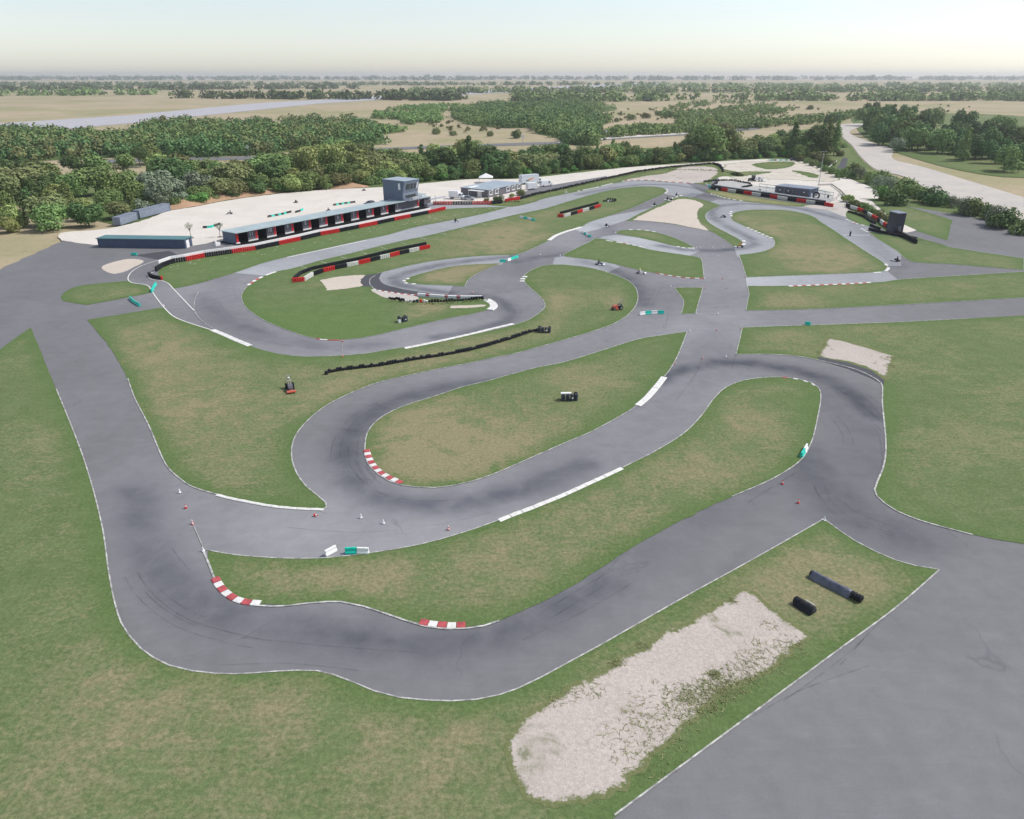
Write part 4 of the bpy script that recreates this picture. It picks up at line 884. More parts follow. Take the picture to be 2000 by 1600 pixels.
pan=[(485.5,504,'11'),(522,540,'10'),(557,574,'9'),(592,607.7,'8'),(624,639.6,'7'),(655,670.6,'6'),(686,700.7,'5'),(716,730,'4'),(744,758,'3'),(772,818,'2')]
for a,b,nn in pan:
    ta,tb=T(a),T(b); w_=tb-ta; sw=.72
    m=MB(); m.box(((ta+tb)/2,0,1.72),(w_,.16,2.56)); p=m.build('front_panel','panel',gar); p['label']=f'grey panel with the white number {nn}'
    m=MB(); m.box((tb-sw/2,-.10,1.72),(sw,.06,2.52)); m.build('red_strip','red',p)
    m=MB(); m.box(((ta+tb)/2,-.04,.21),(w_+.04,.24,.44)); m.build('skirt','white',p)
    text_obj(nn,1.45,'white',p,(ta+(w_-sw)*.46 if w_<5 else ta+1.1,-.095,2.0),(R(90),0,0))
    m=MB(); m.box((ta+.08,DEP/2,1.5),(.14,DEP-.3,2.9)); m.build('partition','inside',gar)
    if w_<5:
        m=MB(); m.box((tb+.07,.25,1.6),(.10,.55,2.5)); m.build('white_jamb','white',gar)
for i in range(9):
    a=T(pan[i][1]) if i>=0 else .6; m=MB(); m.box((a+1.3,3.1,1.15),(1.7,.5,.12)); m.box((a+1.3,3.1,.6),(.1,.1,1.05)); m.build('work_bench','conc',gar)
m=MB(); m.box((2.2,3.1,1.15),(1.7,.5,.12)); m.build('work_bench','conc',gar)
# right end of the roof: terrace parapets and low canopy
m=MB(); m.box((76.2,7.2,4.1),(.2,6.5,1.2)); m.box((80,8.2,4.1),(8,.2,1.2)); m.build('terrace_parapet','navy',gar)
m=MB(); m.box((80,6.4,3.18),(8.4,5.0,.2)); m.build('roof','roofb',gar); 
m=MB()
for x,y in ((84,8.5),(84,4.2),(79,4.2),(83.5,0)): m.cyl((x,y,0),(x,y,3.1),.09)
m.build('roof_post','metal',gar) if False else None
for x,y in ((84,8.5),(84,4.4),(83.6,-.6)):
    q=MB(); q.cyl((x,y,0),(x,y,3.05),.09); q.build('roof_post','metal',gar)
m=MB(); m.box((79.4,.6,1.5),(3.5,2.4,2.9)); m.build('end_store','panel',gar)
m=MB(); m.box((82.6,-2.4,2.42),(8.6,1.5,.14)); m.build('canopy','silver',gar)
for x in (79,86.5):
    q=MB(); q.cyl((x,-2.4,0),(x,-2.4,2.38),.07); q.build('canopy_post','white',gar)
m=MB(); m.box((80.5,-.3,.4),(2.6,.8,.8)); m.build('white_counter','white',gar)
# control tower
tw=thing('control_tower','grey blue control tower with leaning windowed front above the garages','tower',A0+Vector((math.cos(GA_)*67.3,math.sin(GA_)*67.3,0)),GA_)
Wd=7.7; m=MB(); prof=[(8.8,0),(8.8,9.55),(-1.1,9.55),(-1.1,9.0),(-.15,5.7),(-.15,3.25),(.2,3.2),(.2,0)]
m.prism(prof,0,Wd,'x'); m.build('tower_body','bluewall',tw)
m=MB(); m.box((Wd/2,3.85,9.64),(Wd+.25,10.1,.16)); m.build('roof','roofg',tw)
def onfront(x0,x1,z0,z1,mt,nm,par,off=.06,th=.08):
    def y(z): return -1.1+(9.0-z)*(.95/3.3) if z>5.7 else -.15
    m=MB(); m.add([(x0,y(z0)-off,z0),(x1,y(z0)-off,z0),(x1,y(z1)-off,z1),(x0,y(z1)-off,z1),(x0,y(z0)-off+th,z0),(x1,y(z0)-off+th,z0),(x1,y(z1)-off+th,z1),(x0,y(z1)-off+th,z1)],[(0,1,2,3),(7,6,5,4),(0,4,5,1),(3,2,6,7),(0,3,7,4),(1,5,6,2)])
    return m.build(nm,mt,par)
onfront(.05,Wd-.05,5.75,8.98,'contain','front_cladding',tw,.02)
f=onfront(1.3,6.3,6.75,8.6,'panel','window',tw,.08); onfront(1.5,6.1,6.9,8.45,'glass','pane',f,.14)
for x in (3.0,4.6): onfront(x,x+.12,6.9,8.45,'silver','mullion',f,.19)
onfront(6.55,7.2,6.7,8.7,'white','white_pillar',tw,.09); 
m=MB(); m.box((-.04,1.2,7.75),(.08,.9,2.1)); m.build('side_window','white',tw)
onfront(.3,Wd-.3,3.4,5.6,'contain','middle_cladding',tw,.03)
f=onfront(1.2,6.6,3.75,4.9,'panel','window',tw,.09); onfront(1.4,3.9,3.85,4.8,'glass','pane',f,.14); onfront(4.1,6.4,3.85,4.8,'glass','pane',f,.14)
m=MB(); m.box((3.9,-1.25,3.2),(6.6,2.2,.14)); b=m.build('balcony','contain',tw)
m=MB()
for z in (3.65,4.0,4.3): m.box((3.9,-2.3,z),(6.6,.06,.06)); m.box((.63,-1.25,z),(.06,2.1,.06)); m.box((7.17,-1.25,z),(.06,2.1,.06))
for i in range(8): m.box((.63+i*.934,-2.3,3.78),(.06,.06,1.05))
m.build('railing','silver',b)
m=MB(); m.box((4.4,-1.9,3.72),(3.0,.5,.9)); m.build('white_banner','white',b,bevel=.05)
m=MB(); m.box((-.05,4.2,4.6),(.06,.35,.9)); m.build('side_vent','panel',tw)
m=MB(); m.box((-1.0,8.4,2.6),(1.6,1.2,.12)); m.build('rear_stair_landing','roofb',tw)
# clubhouse
C0=G(953,386.5); CA=R(57.5); TC=lambda px: t_on(C0,CA,px); cl=thing('clubhouse','dark single storey clubhouse with pale blue flat roof and white framed windows','building',C0,CA)
LX,LY,HH=24,12.5,2.75
m=MB(); m.box((LX/2,LY/2,HH/2),(LX,LY,HH)); m.build('wall','panel',cl)
m=MB(); m.prism([(-.3,-.3),(LX+.3,-.3),(LX+.3,LY+.3),(-.3,LY+.3)],HH,HH+.22,'z'); m.build('roof','roofg',cl)
m=MB(); m.box((3.4,9.2,HH+.28),(5.8,2.0,.12)); m.build('roof_panel','white',cl)
for px in (959,970,992,1002.5,1012.5):
    t=TC(px); m=MB(); m.box((t,-.05,1.6),(2.3,.14,1.7)); f=m.build('window','white',cl,bevel=.02)
    for e in (-.48,.48): q=MB(); q.box((t+e,-.10,1.6),(.75,.06,1.15)); q.build('pane','glass',f)
    q=MB(); q.box((t+.5,-.35,2.62),(1.5,.6,.10)); q.build('sun_hood','white',cl)
m=MB(); m.box((-.05,4.0,1.1),(.12,1.5,2.2)); d=m.build('door','white',cl); q=MB(); q.box((-.13,4.45,1.1),(.06,.12,.2)); q.build('handle','blackp',d)
m=MB(); m.box((-1.2,4.4,2.45),(2.4,6.6,.12)); m.build('awning','white',cl)
for y in (1.5,7.4): q=MB(); q.cyl((-2.2,y,0),(-2.2,y,2.4),.06); q.build('awning_post','white',cl)
# far right building on the platform
B0=G(1513,378.5); BA=R(-45.5); rb=thing('race_office','dark blue grey clad office with four front bays beside the right platform','building',B0,BA)
m=MB(); m.box((6.95,3.6,1.45),(13.9,7.2,2.9)); m.build('wall','navy',rb)
m=MB(); m.prism([(-.3,-.3,),(14.2,-.3),(14.2,7.5),(-.3,7.5)],2.9,3.12,'z'); m.build('roof','contain',rb)
for i,x in enumerate((2.0,5.4,8.4,11.8)):
    m=MB(); m.box((x,-.04,1.45),(3.0 if i!=2 else 2.4,.10,2.4)); p=m.build('shutter_bay','darkcar',rb)
    q=MB(); q.cyl((x,-.12,1.65),(x,-.18,1.65),.20 if i!=2 else .10,n=8); q.build('porthole','white' if i!=2 else 'glass',p)
m=MB(); m.box((14.0,2.5,1.05),(.10,1.0,2.1)); m.build('door','darkcar',rb)
# platform floor under the far pit buildings
sheet('concrete_platform',smooth([(1395,362,C),(1410,354),(1450,357),(1470,362,C),(1500,365),(1600,370),(1626,385),(1615,396,C),(1510,382),(1405,368)],True),Z3,'conc',6)
# shed, containers
S0=G(362.5,485.8); SA=wdir((362.5,485.6),(250,484)); sh=thing('long_shed','long low dark slate shed with green roof and a white end door','shed',S0,SA)
m=MB(); m.box((12,-2.1,1.15),(24,4.2,2.3)); m.build('wall','navy',sh); m=MB(); m.prism([(-.2,.25),(24.2,.25),(24.2,-4.5),(-.2,-4.5)],2.3,2.48,'z'); m.build('roof','rooft',sh)
m=MB(); m.box((-.05,-1.5,1.0),(.12,1.6,1.95)); d=m.build('door','white',sh); q=MB(); q.box((-.13,-.95,1.0),(.05,.1,.2)); q.build('handle','blackp',d)
def container(label,a,b,wd,h,mt):
    A,B=G(*a),G(*b); L=(B-A).length; t=thing('shipping_container',label,'container',A,wdir(a,b)); m=MB(); n=int(L/.3); pts=[]
    for i in range(n+1): pts.append((L*i/n,0 if i%2 else .08))
    vs=[(x,y,.1) for x,y in pts]+[(x,y,h) for x,y in pts]; m.add(vs,[(i,i+1,i+n+2,i+n+1) for i in range(n)])
    m.box((L/2,wd/2+.05,h/2+.05),(L,wd-.1,h-.1)); m.build('corrugated_body',mt,t)
    m=MB(); m.box((L/2,wd/2,h+.03),(L+.1,wd+.1,.08)); m.build('roof',mt,t)
    for x in (.1,L-.1): q=MB(); q.box((x,-.02,h/2),(.2,.14,h)); q.build('corner_post',mt,t)
    m=MB(); m.box((-.04,wd*.28,h/2),(.08,wd*.4,h-.3)); m.build('door',mt,t); m=MB(); m.box((-.04,wd*.74,h/2),(.08,wd*.4,h-.3)); m.build('door',mt,t)
    return t
container('long grey corrugated container at the foot of the earth bank',(274,427.5),(333.5,412),2.4,2.5,'contain')
container('grey corrugated container cut by the left picture edge',(236,441),(270,430),2.4,2.45,'contain')
K0=G(1747,458); kb=thing('dark_kiosk','dark blue kiosk wall at the right end of the striped tyre wall','building',K0,R(10))
m=MB(); m.box((1.6,2.5,2.9),(2.6,4,5.8)); m.build('wall','darkcar',kb); m=MB(); m.box((1.6,2.5,5.88),(2.9,4.3,.16)); m.build('roof','contain',kb); m=MB(); m.box((1.6,.46,1.1),(1,.1,2.2)); m.build('door','panel',kb)
# ================================================================ VEHICLES
def wheels(t,xs,w2,r,wd=.22,nm='wheel'):
    for x in xs:
        for s in (-1,1):
            m=MB(); m.cyl((x,s*(w2-wd),r),(x,s*w2,r),r,n=16); w=m.build(nm,'tyre_black',t,bevel=.02)
            q=MB(); q.cyl((x,s*(w2-.02),r),(x,s*(w2+.015),r),r*.55,n=12); q.build('rim','metal',w)
def body_profile(m,prof,w2,tuck=.12,zc=1.0):
    """side profile (x,z) extruded across y, sides tucked in above the waistline zc"""
    n=len(prof); vs=[]
    for s in (-1,1):
        for x,z in prof: vs.append((x,s*(w2-(max(0,z-zc))*tuck/.5),z))
    m.add(vs,[tuple(range(n)),tuple(range(2*n-1,n-1,-1))]+[(i,i+n,(i+1)%n+n,(i+1)%n) for i in range(n)])
def car(label,px,rz,mt):
    t=thing('parked_car',label,'car',G(*px),rz); t.location.z=.03
    m=MB(); body_profile(m,[(-2.1,.3),(-2.15,.75),(-2.0,1.0),(-1.2,1.05),(.9,1.0),(1.9,.85),(2.15,.6),(2.1,.3)],.88); m.build('body',mt,t,bevel=.05)
    m=MB(); body_profile(m,[(-1.95,1.0),(-1.55,1.42),(-.6,1.50),(.25,1.44),(1.0,1.0)],.86,.22); m.build('window_glass','glass',t,bevel=.03)
    m=MB(); m.box((-.6,0,1.485),(1.7,1.18,.06)); m.build('roof',mt,t,bevel=.02)
    for s in (-1,1):
        q=MB(); q.box((2.08,s*.6,.68),(.12,.35,.16)); q.build('headlight','silver',t)
        q=MB(); q.box((-2.10,s*.65,.8),(.1,.25,.2)); q.build('tail_light','red',t)
        q=MB(); q.box((.65,s*.98,1.05),(.12,.16,.12)); q.build('mirror',mt,t)
    wheels(t,(-1.3,1.35),.90,.32); return t
def van(label,px,rz,mt='truck'):
    t=thing('panel_van',label,'van',G(*px),rz); t.location.z=.03
    m=MB(); body_profile(m,[(-2.7,.35),(-2.75,2.2),(-2.6,2.42),(1.0,2.42),(1.5,2.25),(2.15,1.35),(2.75,1.1),(2.85,.4)],.98,.06,1.3); m.build('body',mt,t,bevel=.06)
    m=MB(); m.add([(1.56,-.82,2.12),(1.56,.82,2.12),(2.2,.88,1.38),(2.2,-.88,1.38),(1.50,-.8,2.1),(1.50,.8,2.1),(2.1,.86,1.36),(2.1,-.86,1.36)],[(0,1,2,3),(4,7,6,5),(0,3,7,4),(1,5,6,2),(0,4,5,1),(3,2,6,7)]); m.build('windscreen','glass',t)
    for s in (-1,1):
        q=MB(); q.box((1.15,s*.955,1.75),(.75,.06,.55)); q.build('side_window','glass',t)
        q=MB(); q.box((2.8,s*.7,.85),(.1,.3,.2)); q.build('headlight','silver',t)
        q=MB(); q.box((-2.77,s*.5,1.75),(.05,.7,.6)); q.build('rear_window','glass',t)
    wheels(t,(-1.7,1.85),1.0,.36); return t
def box_truck(label,px,rz,L=4.2,H2=3.1,mt='truck',wd=2.2,logo=None):
    t=thing('box_truck',label,'truck',G(*px),rz); t.location.z=.03
    m=MB(); m.box((-L/2+.4,0,(H2+.75)/2),(L,wd,H2-.75)); b=m.build('cargo_box',mt,t,bevel=.04)
    if logo:
        q=MB(); q.add([(-L*.62,-wd/2-.02,1.9),(-L*.45,-wd/2-.02,1.7),(-L*.30,-wd/2-.02,2.3),(-L*.18,-wd/2-.02,2.7),(-L*.42,-wd/2-.02,2.5)],[(0,1,2,3,4)]); q.build('orange_print','orange',b)
        q=MB(); q.box((-L*.62,-wd/2-.015,1.6),(1.4,.03,.35)); q.build('dark_print','blackp',b)
    m=MB(); body_profile(m,[(.5,.4),(.5,2.1),(.8,2.25),(1.5,2.2),(2.1,1.3),(2.6,1.1),(2.7,.4)],.95,.08,1.3); m.build('cab',mt,t,bevel=.05)
    m=MB(); m.add([(1.56,-.8,2.1),(1.56,.8,2.1),(2.12,.86,1.36),(2.12,-.86,1.36),(1.48,-.8,2.06),(1.48,.8,2.06),(2.0,.86,1.34),(2.0,-.86,1.34)],[(0,1,2,3),(4,7,6,5),(0,3,7,4),(1,5,6,2),(0,4,5,1),(3,2,6,7)]); m.build('windscreen','glass',t)
    for s in (-1,1): q=MB(); q.box((1.1,s*.93,1.7),(.7,.05,.5)); q.build('side_window','glass',t)
    m=MB(); m.box((-L/2+.4,0,.6),(L,.9,.25)); m.build('chassis','blackp',t)
    wheels(t,(-L*.65,1.7),1.0,.38); return t
car('black hatchback parked on the gravel just behind the garage roof',(722,401),GA_+math.pi,'darkcar')
box_truck('white box truck parked nose in left of the dark clubhouse',(895,389),R(-20),3.8,2.9)
car('silver estate car in front of the clubhouse door',(916,391),R(-14),'silver')
box_truck('big pale grey lorry with an orange print right of the clubhouse',(1048,358.5),R(30),8.5,3.9,'lorry',2.5,True)
van('white panel van parked beside the white trailer',(1066,364),R(30))
def trailer(label,px,rz,mt='truck'):
    t=thing('box_trailer',label,'trailer',G(*px),rz); m=MB(); m.box((0,0,1.6),(4.4,2.1,2.3)); m.build('trailer_box',mt,t,bevel=.05)
    m=MB(); m.box((2.9,0,.5),(1.6,.15,.12)); m.build('drawbar','metal',t); wheels(t,(-.4,.45),1.08,.33); return t
trailer('white box trailer standing between the lorry and the white van',(1038,370.5),R(30))
t=thing('party_tent','small white peaked tent behind the clubhouse roof','tent',G(949,357)); t.location.z=.03
m=MB(); m.add([(-3,-3,2.3),(3,-3,2.3),(3,3,2.3),(-3,3,2.3),(0,0,3.9)],[(0,1,4),(1,2,4),(2,3,4),(3,0,4),(3,2,1,0)]); m.build('canopy','white',t)
for x,y in ((-2.9,-2.9),(2.9,-2.9),(2.9,2.9),(-2.9,2.9)): q=MB(); q.cyl((x,y,0),(x,y,2.3),.05,n=6); q.build('tent_leg','metal',t)
# tractor with white trailer on the far gravel, dark van at its edge
t=thing('tractor','dark compact tractor on the far right gravel yard','tractor',G(1469,354),R(200)); t.location.z=.03
m=MB(); m.box((1.0,0,1.0),(1.7,.8,.8)); m.build('bonnet','darkcar',t,bevel=.05); m=MB(); m.box((-.5,0,1.5),(1.3,1.2,1.7)); c_=m.build('cab','glass',t,bevel=.05); m=MB(); m.box((-.5,0,2.4),(1.5,1.4,.12)); m.build('cab_roof','darkcar',c_)
wheels(t,(-.7,),.95,.72,.35); wheels(t,(1.4,),.8,.42,.25)
t=thing('flat_trailer','white trailer loaded with barrels and poles behind the dark tractor','trailer',G(1485,354.5),R(-12)); t.location.z=.03
m=MB(); m.box((0,0,.7),(5.4,2.0,.14)); m.build('deck','white',t); m=MB(); m.box((3.3,0,.6),(1.5,.12,.12)); m.build('drawbar','metal',t)
for i,x in enumerate((-1.9,-.6,.8)): q=MB(); q.cyl((x,-.7,1.3),(x,.7,1.3),.55,n=14); q.build('barrel','wplastic' if i!=1 else 'silver',t)
q=MB(); q.cyl((2.2,0,.75),(1.2,.5,2.6),.06,n=6); q.build('pole','white',t); wheels(t,(-.6,.6),1.0,.33)
car('dark blue car at the right end of the far block row',(1550,314),R(3),'darkcar')
# ================================================================ FENCES, POSTS, LAMP
def rail_fence(label,pts,h,mt_rail,post_h=None,nm='rail_fence'):
    P=[G(*p) for p in pts]; t=thing(nm,label,'fence',P[0]); m=MB(); 
    for a,b in zip(P,P[1:]):
        a2,b2=a-P[0],b-P[0]; d=(b2-a2); L=d.length; an=math.atan2(d.y,d.x)
        for z in (h,h*.55): m.box(((a2.x+b2.x)/2,(a2.y+b2.y)/2,z),(L,.12,.16),an)
    m.build('rail',mt_rail,t)
    for a,b in zip(P,P[1:]):
        k=max(1,int((b-a).length/6))
        for i in range(k+1 if b is P[-1] else k):
            p=a.lerp(b,i/k)-P[0]; q=MB(); q.cyl((p.x,p.y,0),(p.x,p.y,h+.1),.08,n=6); q.build('post','metal',t)
    return t
rail_fence('green topped railing between the grey trailer and the race office',[(1482,371),(1497,373),(1513,375)],2.4,'greenp')
rail_fence('green topped railing right of the race office',[(1593,384),(1610,387),(1626,389.5)],2.4,'greenp')
rail_fence('low brown border fence round the small yard by the lamp post',[(1597,364),(1624,362.5),(1640,374),(1652,386)],.7,'bark')
rail_fence('short green panel railing by the yellowish bush',[(1636,384),(1653,387)],1.0,'greenp')
rail_fence('pale bridge railing on the slope under the tall poplars',[(1618,330),(1634,317)],1.0,'white')
rail_fence('tangled grey gate frames at the end of the far pit wall',[(1613,399),(1622,395),(1634,391)],1.1,'metal')
t=thing('lamp_post','tall thin grey lamp post with a crossbar on the far gravel yard','lamp post',G(1599,361)); t.location.z=.03
m=MB(); m.cyl((0,0,0),(0,0,13.2),.17,.08,8); m.build('pole','metal',t); m=MB(); m.box((0,0,13.25),(2.2,.12,.12)); m.build('crossbar','metal',t)
for s in (-1,1): q=MB(); q.box((s*1.0,-.1,13.15),(.5,.35,.2)); q.build('floodlight','silver',t)
t=thing('start_light_post','single dark post standing on the white line across the right track','post',G(1660,461)); m=MB(); m.box((0,0,.65),(.35,.35,1.3)); m.build('post','blackp',t,bevel=.03); m=MB(); m.box((0,0,.04),(.6,.6,.08)); m.build('base','blackp',t)
t=thing('marker_sign','yellowish white marker sign on the verge below the far lane','sign',G(1105.5,379)); m=MB(); m.box((0,0,1.0),(.9,.06,1.1)); m.build('sign_board','white',t); m=MB(); m.box((0,-.05,1.25),(.9,.05,.4)); m.build('yellow_band','yellow',t); m=MB(); m.cyl((0,.05,0),(0,.05,1.2),.05,n=6); m.build('pole','metal',t)
t=thing('white_box','small white cabinet at the start of the pit wall','cabinet',G(425,480),GA_); m=MB(); m.box((0,0,.45),(1.5,.6,.9)); m.build('cabinet_body','white',t,bevel=.03); m=MB(); m.box((-.4,0,1.1),(.4,.4,.5)); m.build('cabinet_top','white',t)
t=thing('fan_cage','round black tyre gate with white frame right of the race office','tyre ring',G(1593,389),R(-45)); m=MB(); m.torus((0,0,1.3),1.15,.3,18,6,axis='y'); m.build('tyre_arch','tyre_black',t,smooth=True); m=MB(); m.box((-1.6,0,.9),(.5,.5,1.8)); m.build('white_pillar','white',t)
for x,y,l in ((1484,375,'black bin by the green topped railing'),(1617,387,'black bin at the right end of the far platform')):
    t=thing('waste_bin',l,'bin',G(x,y)); m=MB(); m.cyl((0,0,0),(0,0,1.0),.3,.36,12); m.build('bin_body','blackp',t); m=MB(); m.cyl((0,0,1.0),(0,0,1.08),.4,.3,12); m.build('lid','blackp',t)
for x,y,l in ((485,303,'upper left'),(1021,280,'middle'),(1183,270,'right'),(1350,258,'far right')):
    t=thing('road_sign','small round white road sign beyond the trees, '+l+' one','sign',G(x,y)); t.location.z=-.1; m=MB(); m.cyl((0,-.06,4.6),(0,.06,4.6),1.0,n=16); m.build('sign_disc','white',t); m=MB(); m.cyl((0,.1,0),(0,.1,4.6),.12,n=6); m.build('pole','metal',t)
# ================================================================ PEOPLE
def skin_person(name,joints,edges,cloth,helmet,headp,hz_=0.0,root=0,hair='helmet'):
    me=bpy.data.meshes.new('b'); me.from_pydata([j[:3] for j in joints],edges,[]); o=bpy.data.objects.new('b',me); COL.objects.link(o)
    md=o.modifiers.new('s','SKIN')
    for i,j in enumerate(joints): v=me.skin_vertices[0].data[i]; v.radius=(j[3],j[3] if len(j)<5 else j[4]); v.use_root=(i==root)
    o.modifiers.new('u','SUBSURF').levels=1
    m2=dg_mesh(o,name); bpy.data.objects.remove(o); m2.materials.clear(); m2.materials.append(M[cloth])
    bo=bpy.data.objects.new(name,m2); COL.objects.link(bo)
    m2.materials.append(M['skin'])
    for p in m2.polygons:
        c_=p.center
        if c_.z>headp[2]-.13 and abs(c_.x-headp[0])<.25: p.material_index=1
    m=MB(); Rr=.155; vs=[];fs=[]; U,V=12,7
    for i in range(V+1):
        a=math.pi*i/V
        for j in range(U): b=math.tau*j/U; vs.append((headp[0]+Rr*math.sin(a)*math.cos(b)*1.08,headp[1]+Rr*math.sin(a)*math.sin(b),headp[2]+.02+Rr*math.cos(a)*1.02))
    for i in range(V):
        for j in range(U): fs.append((i*U+j,i*U+(j+1)%U,(i+1)*U+(j+1)%U,(i+1)*U+j))
    m.add(vs,fs); m.build(hair,helmet,bo,smooth=True)
    q=MB(); q.box((headp[0]+.14,headp[1],headp[2]+.02),(.06,.2,.09)); q.build('visor','blackp',bo,bevel=.02)
    return bo
SJ=[(-.25,0,.24,.17,.15),(-.36,0,.50,.16,.13),(-.40,0,.72,.17,.12),(-.38,0,.86,.06),(-.36,0,.98,.10),
 (-.36,.19,.72,.065),(-.12,.27,.55,.05),(.10,.14,.60,.042),(.16,.12,.61,.035),(-.36,-.19,.72,.065),(-.12,-.27,.55,.05),(.10,-.14,.60,.042),(.16,-.12,.61,.035),
 (-.12,.11,.24,.10),(.22,.18,.38,.075),(.52,.16,.20,.055),(.62,.16,.26,.045),(-.12,-.11,.24,.10),(.22,-.18,.38,.075),(.52,-.16,.20,.055),(.62,-.16,.26,.045)]
SE=[(0,1),(1,2),(2,3),(3,4),(2,5),(5,6),(6,7),(7,8),(2,9),(9,10),(10,11),(11,12),(0,13),(13,14),(14,15),(15,16),(0,17),(17,18),(18,19),(19,20)]
PP={}
def person(label,loc,rz,cloth,helmet,sc=1.0,hair='helmet'):
    k=(cloth,helmet)
    if k not in PP: PP[k]=skin_person('person',SJ,SE,cloth,helmet,(-.36,0,.99),hair=hair); o=PP[k]
    else: o=copy_tree(PP[k])
    o.location=loc; o.rotation_euler=(0,0,rz); o.scale=(sc,)*3; tag(o,label,'person'); return o
# ---- karts
def kart_proto():
    t=thing('racing_kart','x','kart')
    m=MB(); m.box((.05,0,.10),(1.5,.62,.05)); m.build('chassis','blackp',t,bevel=.01)
    m=MB(); m.prism([(-.52,.05),(-.5,.42),(.0,.50),(.30,.30),(.30,.06)][:0] or [(.62,.05),(.62,.22),(.95,.20),(1.05,.10),(1.02,.05)],-.55,.55,'y'); m.build('front_fairing','truck',t,bevel=.03)
    for s in (-1,1): m=MB(); m.prism([(-.35,.06),(-.30,.26),(.35,.26),(.42,.06)],s*.46,s*.68,'y'); m.build('side_pod','truck',t,bevel=.03)
    m=MB(); m.prism([(-.55,.10),(-.62,.62),(-.52,.62),(-.40,.16),(-.05,.14),(-.05,.10)],-.2,.2,'y'); m.build('seat','blackp',t,bevel=.02)
    m=MB(); m.cyl((.62,0,.12),(.18,0,.55),.02,n=6); m.torus((.16,0,.58),.14,.018,14,5,axis='z'); m.build('steering_wheel','blackp',t)
    m=MB(); m.box((-.62,-.38,.25),(.35,.30,.30)); m.build('engine','metal',t,bevel=.03)
    m=MB(); m.box((-.93,0,.20),(.10,1.25,.18)); m.build('rear_bumper','blackp',t,bevel=.03)
    for x,r,wd,w2 in ((.58,.13,.13,.60),(-.58,.15,.20,.66)):
        for s in (-1,1): m=MB(); m.cyl((x,s*(w2-wd),r),(x,s*w2,r),r,n=12); m.build('wheel','tyre_black',t)
    return t
KP=kart_proto(); kfirst=True
def kart(x,y,rz,label,plabel,cloth,helmet,group='karts with drivers on the track'):
    global kfirst
    o=KP if kfirst else copy_tree(KP); kfirst=False
    p=G(x,y,.04); o.location=p; o.rotation_euler=(0,0,rz); tag(o,label,'kart',group); o.scale=(1.08,)*3
    person(plabel,p,rz,cloth,helmet,1.08)
KT=[(1183,443,R(225),'white kart on the far crossing near the slanting blocks','driver in white helmet in the kart on the far crossing','cloth_d','wplastic'),
(1277,402,R(225),'dark kart alone on the straight left of the sand trap','dark clad driver in the kart left of the sand trap','cloth_d','blackp'),
(1302.5,390.5,R(225),'kart beside another at the far end of the sand trap, left one','driver sitting tall in the left kart of the far pair','cloth_d','blackp'),
(1310,392.5,R(225),'white kart of the far pair, close to the kerb dashes','driver of the white kart next to the far kerb dashes','cloth_d','wplastic'),
(1320,383,R(225),'last kart leaving the far hairpin','driver in the last kart leaving the far hairpin','cloth_d','blackp'),
(1172,517,R(-20),'white and black kart at the pale end of the middle junction','black clad driver above the curved block row','cloth_d','blackp'),
(1252.5,534,R(-18),'white kart at the edge of the central grass wedge','driver in white overalls by the central grass wedge','cloth_w','yellow'),
(1411.5,424.5,R(150),'white kart alone in the far left turn of the S bend','driver in the kart in the far S bend','cloth_d','wplastic'),
(1443.5,483,R(180),'dark kart with the yellow clad driver by the inner kerb tip','driver in orange yellow overalls near the kerb tip','cloth_y','cone_red'),
(888.5,434,R(235),'white kart alone on the pit straight','driver in the kart on the pit straight','cloth_d','blackp'),
(1749,510,R(120),'dark kart cut by the right edge of the photo','driver in the kart at the right photo edge','cloth_d','blackp'),
(448,418,R(190),'dark kart on the gravel yard nearest the earth bank','dark clad driver in the kart nearest the earth bank','cloth_d','blackp'),
(579,395.5,R(80),'kart on the gravel yard behind garage nine','driver with a white helmet behind garage nine','cloth_d','wplastic'),
(711,372,R(100),'kart on the gravel yard far left of the tower','driver in white overalls left of the tower','cloth_w','wplastic'),
(643,412.5,R(60),'kart half hidden behind the garage roof','driver half hidden behind the garage roof','cloth_d','blackp')]
for a in KT: kart(*a)
# ---- ride-on mowers
def mower(label,plabel,px,rz,bodym,deckm,sc,cloth,hat):
    t=thing('ride_on_mower',label,'mower',G(*px),rz); t.location.z=.04; t.scale=(sc,)*3
    m=MB(); body_profile(m,[(.0,.35),(.0,.85),(.25,.95),(.95,.85),(1.1,.6),(1.1,.35)],.33,.1,.8); m.build('bonnet',bodym,t,bevel=.06)
    m=MB(); m.box((-.35,0,.42),(1.1,.7,.2)); m.build('chassis','blackp',t,bevel=.03)
    m=MB(); m.box((-.45,0,.62),(.45,.45,.12)); m.box((-.68,0,.88),(.12,.45,.5)); m.build('seat','blackp',t,bevel=.03)
    m=MB(); m.box((1.5 if deckm=='mower' else .3,0,.24),(.62,1.25,.2)); m.build('cutting_deck','mower',t,bevel=.06)
    m=MB(); m.cyl((.1,0,.85),(-.08,0,1.08),.025,n=6); m.torus((-.1,0,1.1),.17,.02,14,5); m.build('steering_wheel','blackp',t)
    wheels(t,(-.5,),.62,.40,.28); wheels(t,(.85,),.52,.26,.2)
    m=MB(); 
    for s in (-1,1): m.cyl((-.85,s*.4,.4),(-.9,s*.4,1.75),.03,n=6)
    m.cyl((-.9,-.4,1.75),(-.9,.4,1.75),.03,n=6); m.build('roll_bar','metal',t)
    person(plabel,Vector((t.location.x,t.location.y,0))+Vector((math.cos(rz),math.sin(rz),0))*(-.25*sc)+Vector((0,0,.52*sc)),rz,cloth,hat,sc)
    return t
mower('dark mowing tractor with a red front deck on the left meadow','driver with pale hat and shirt on the dark mowing tractor',(567,761),R(-68),'panel','mower',1.05,'cloth_g','wplastic')
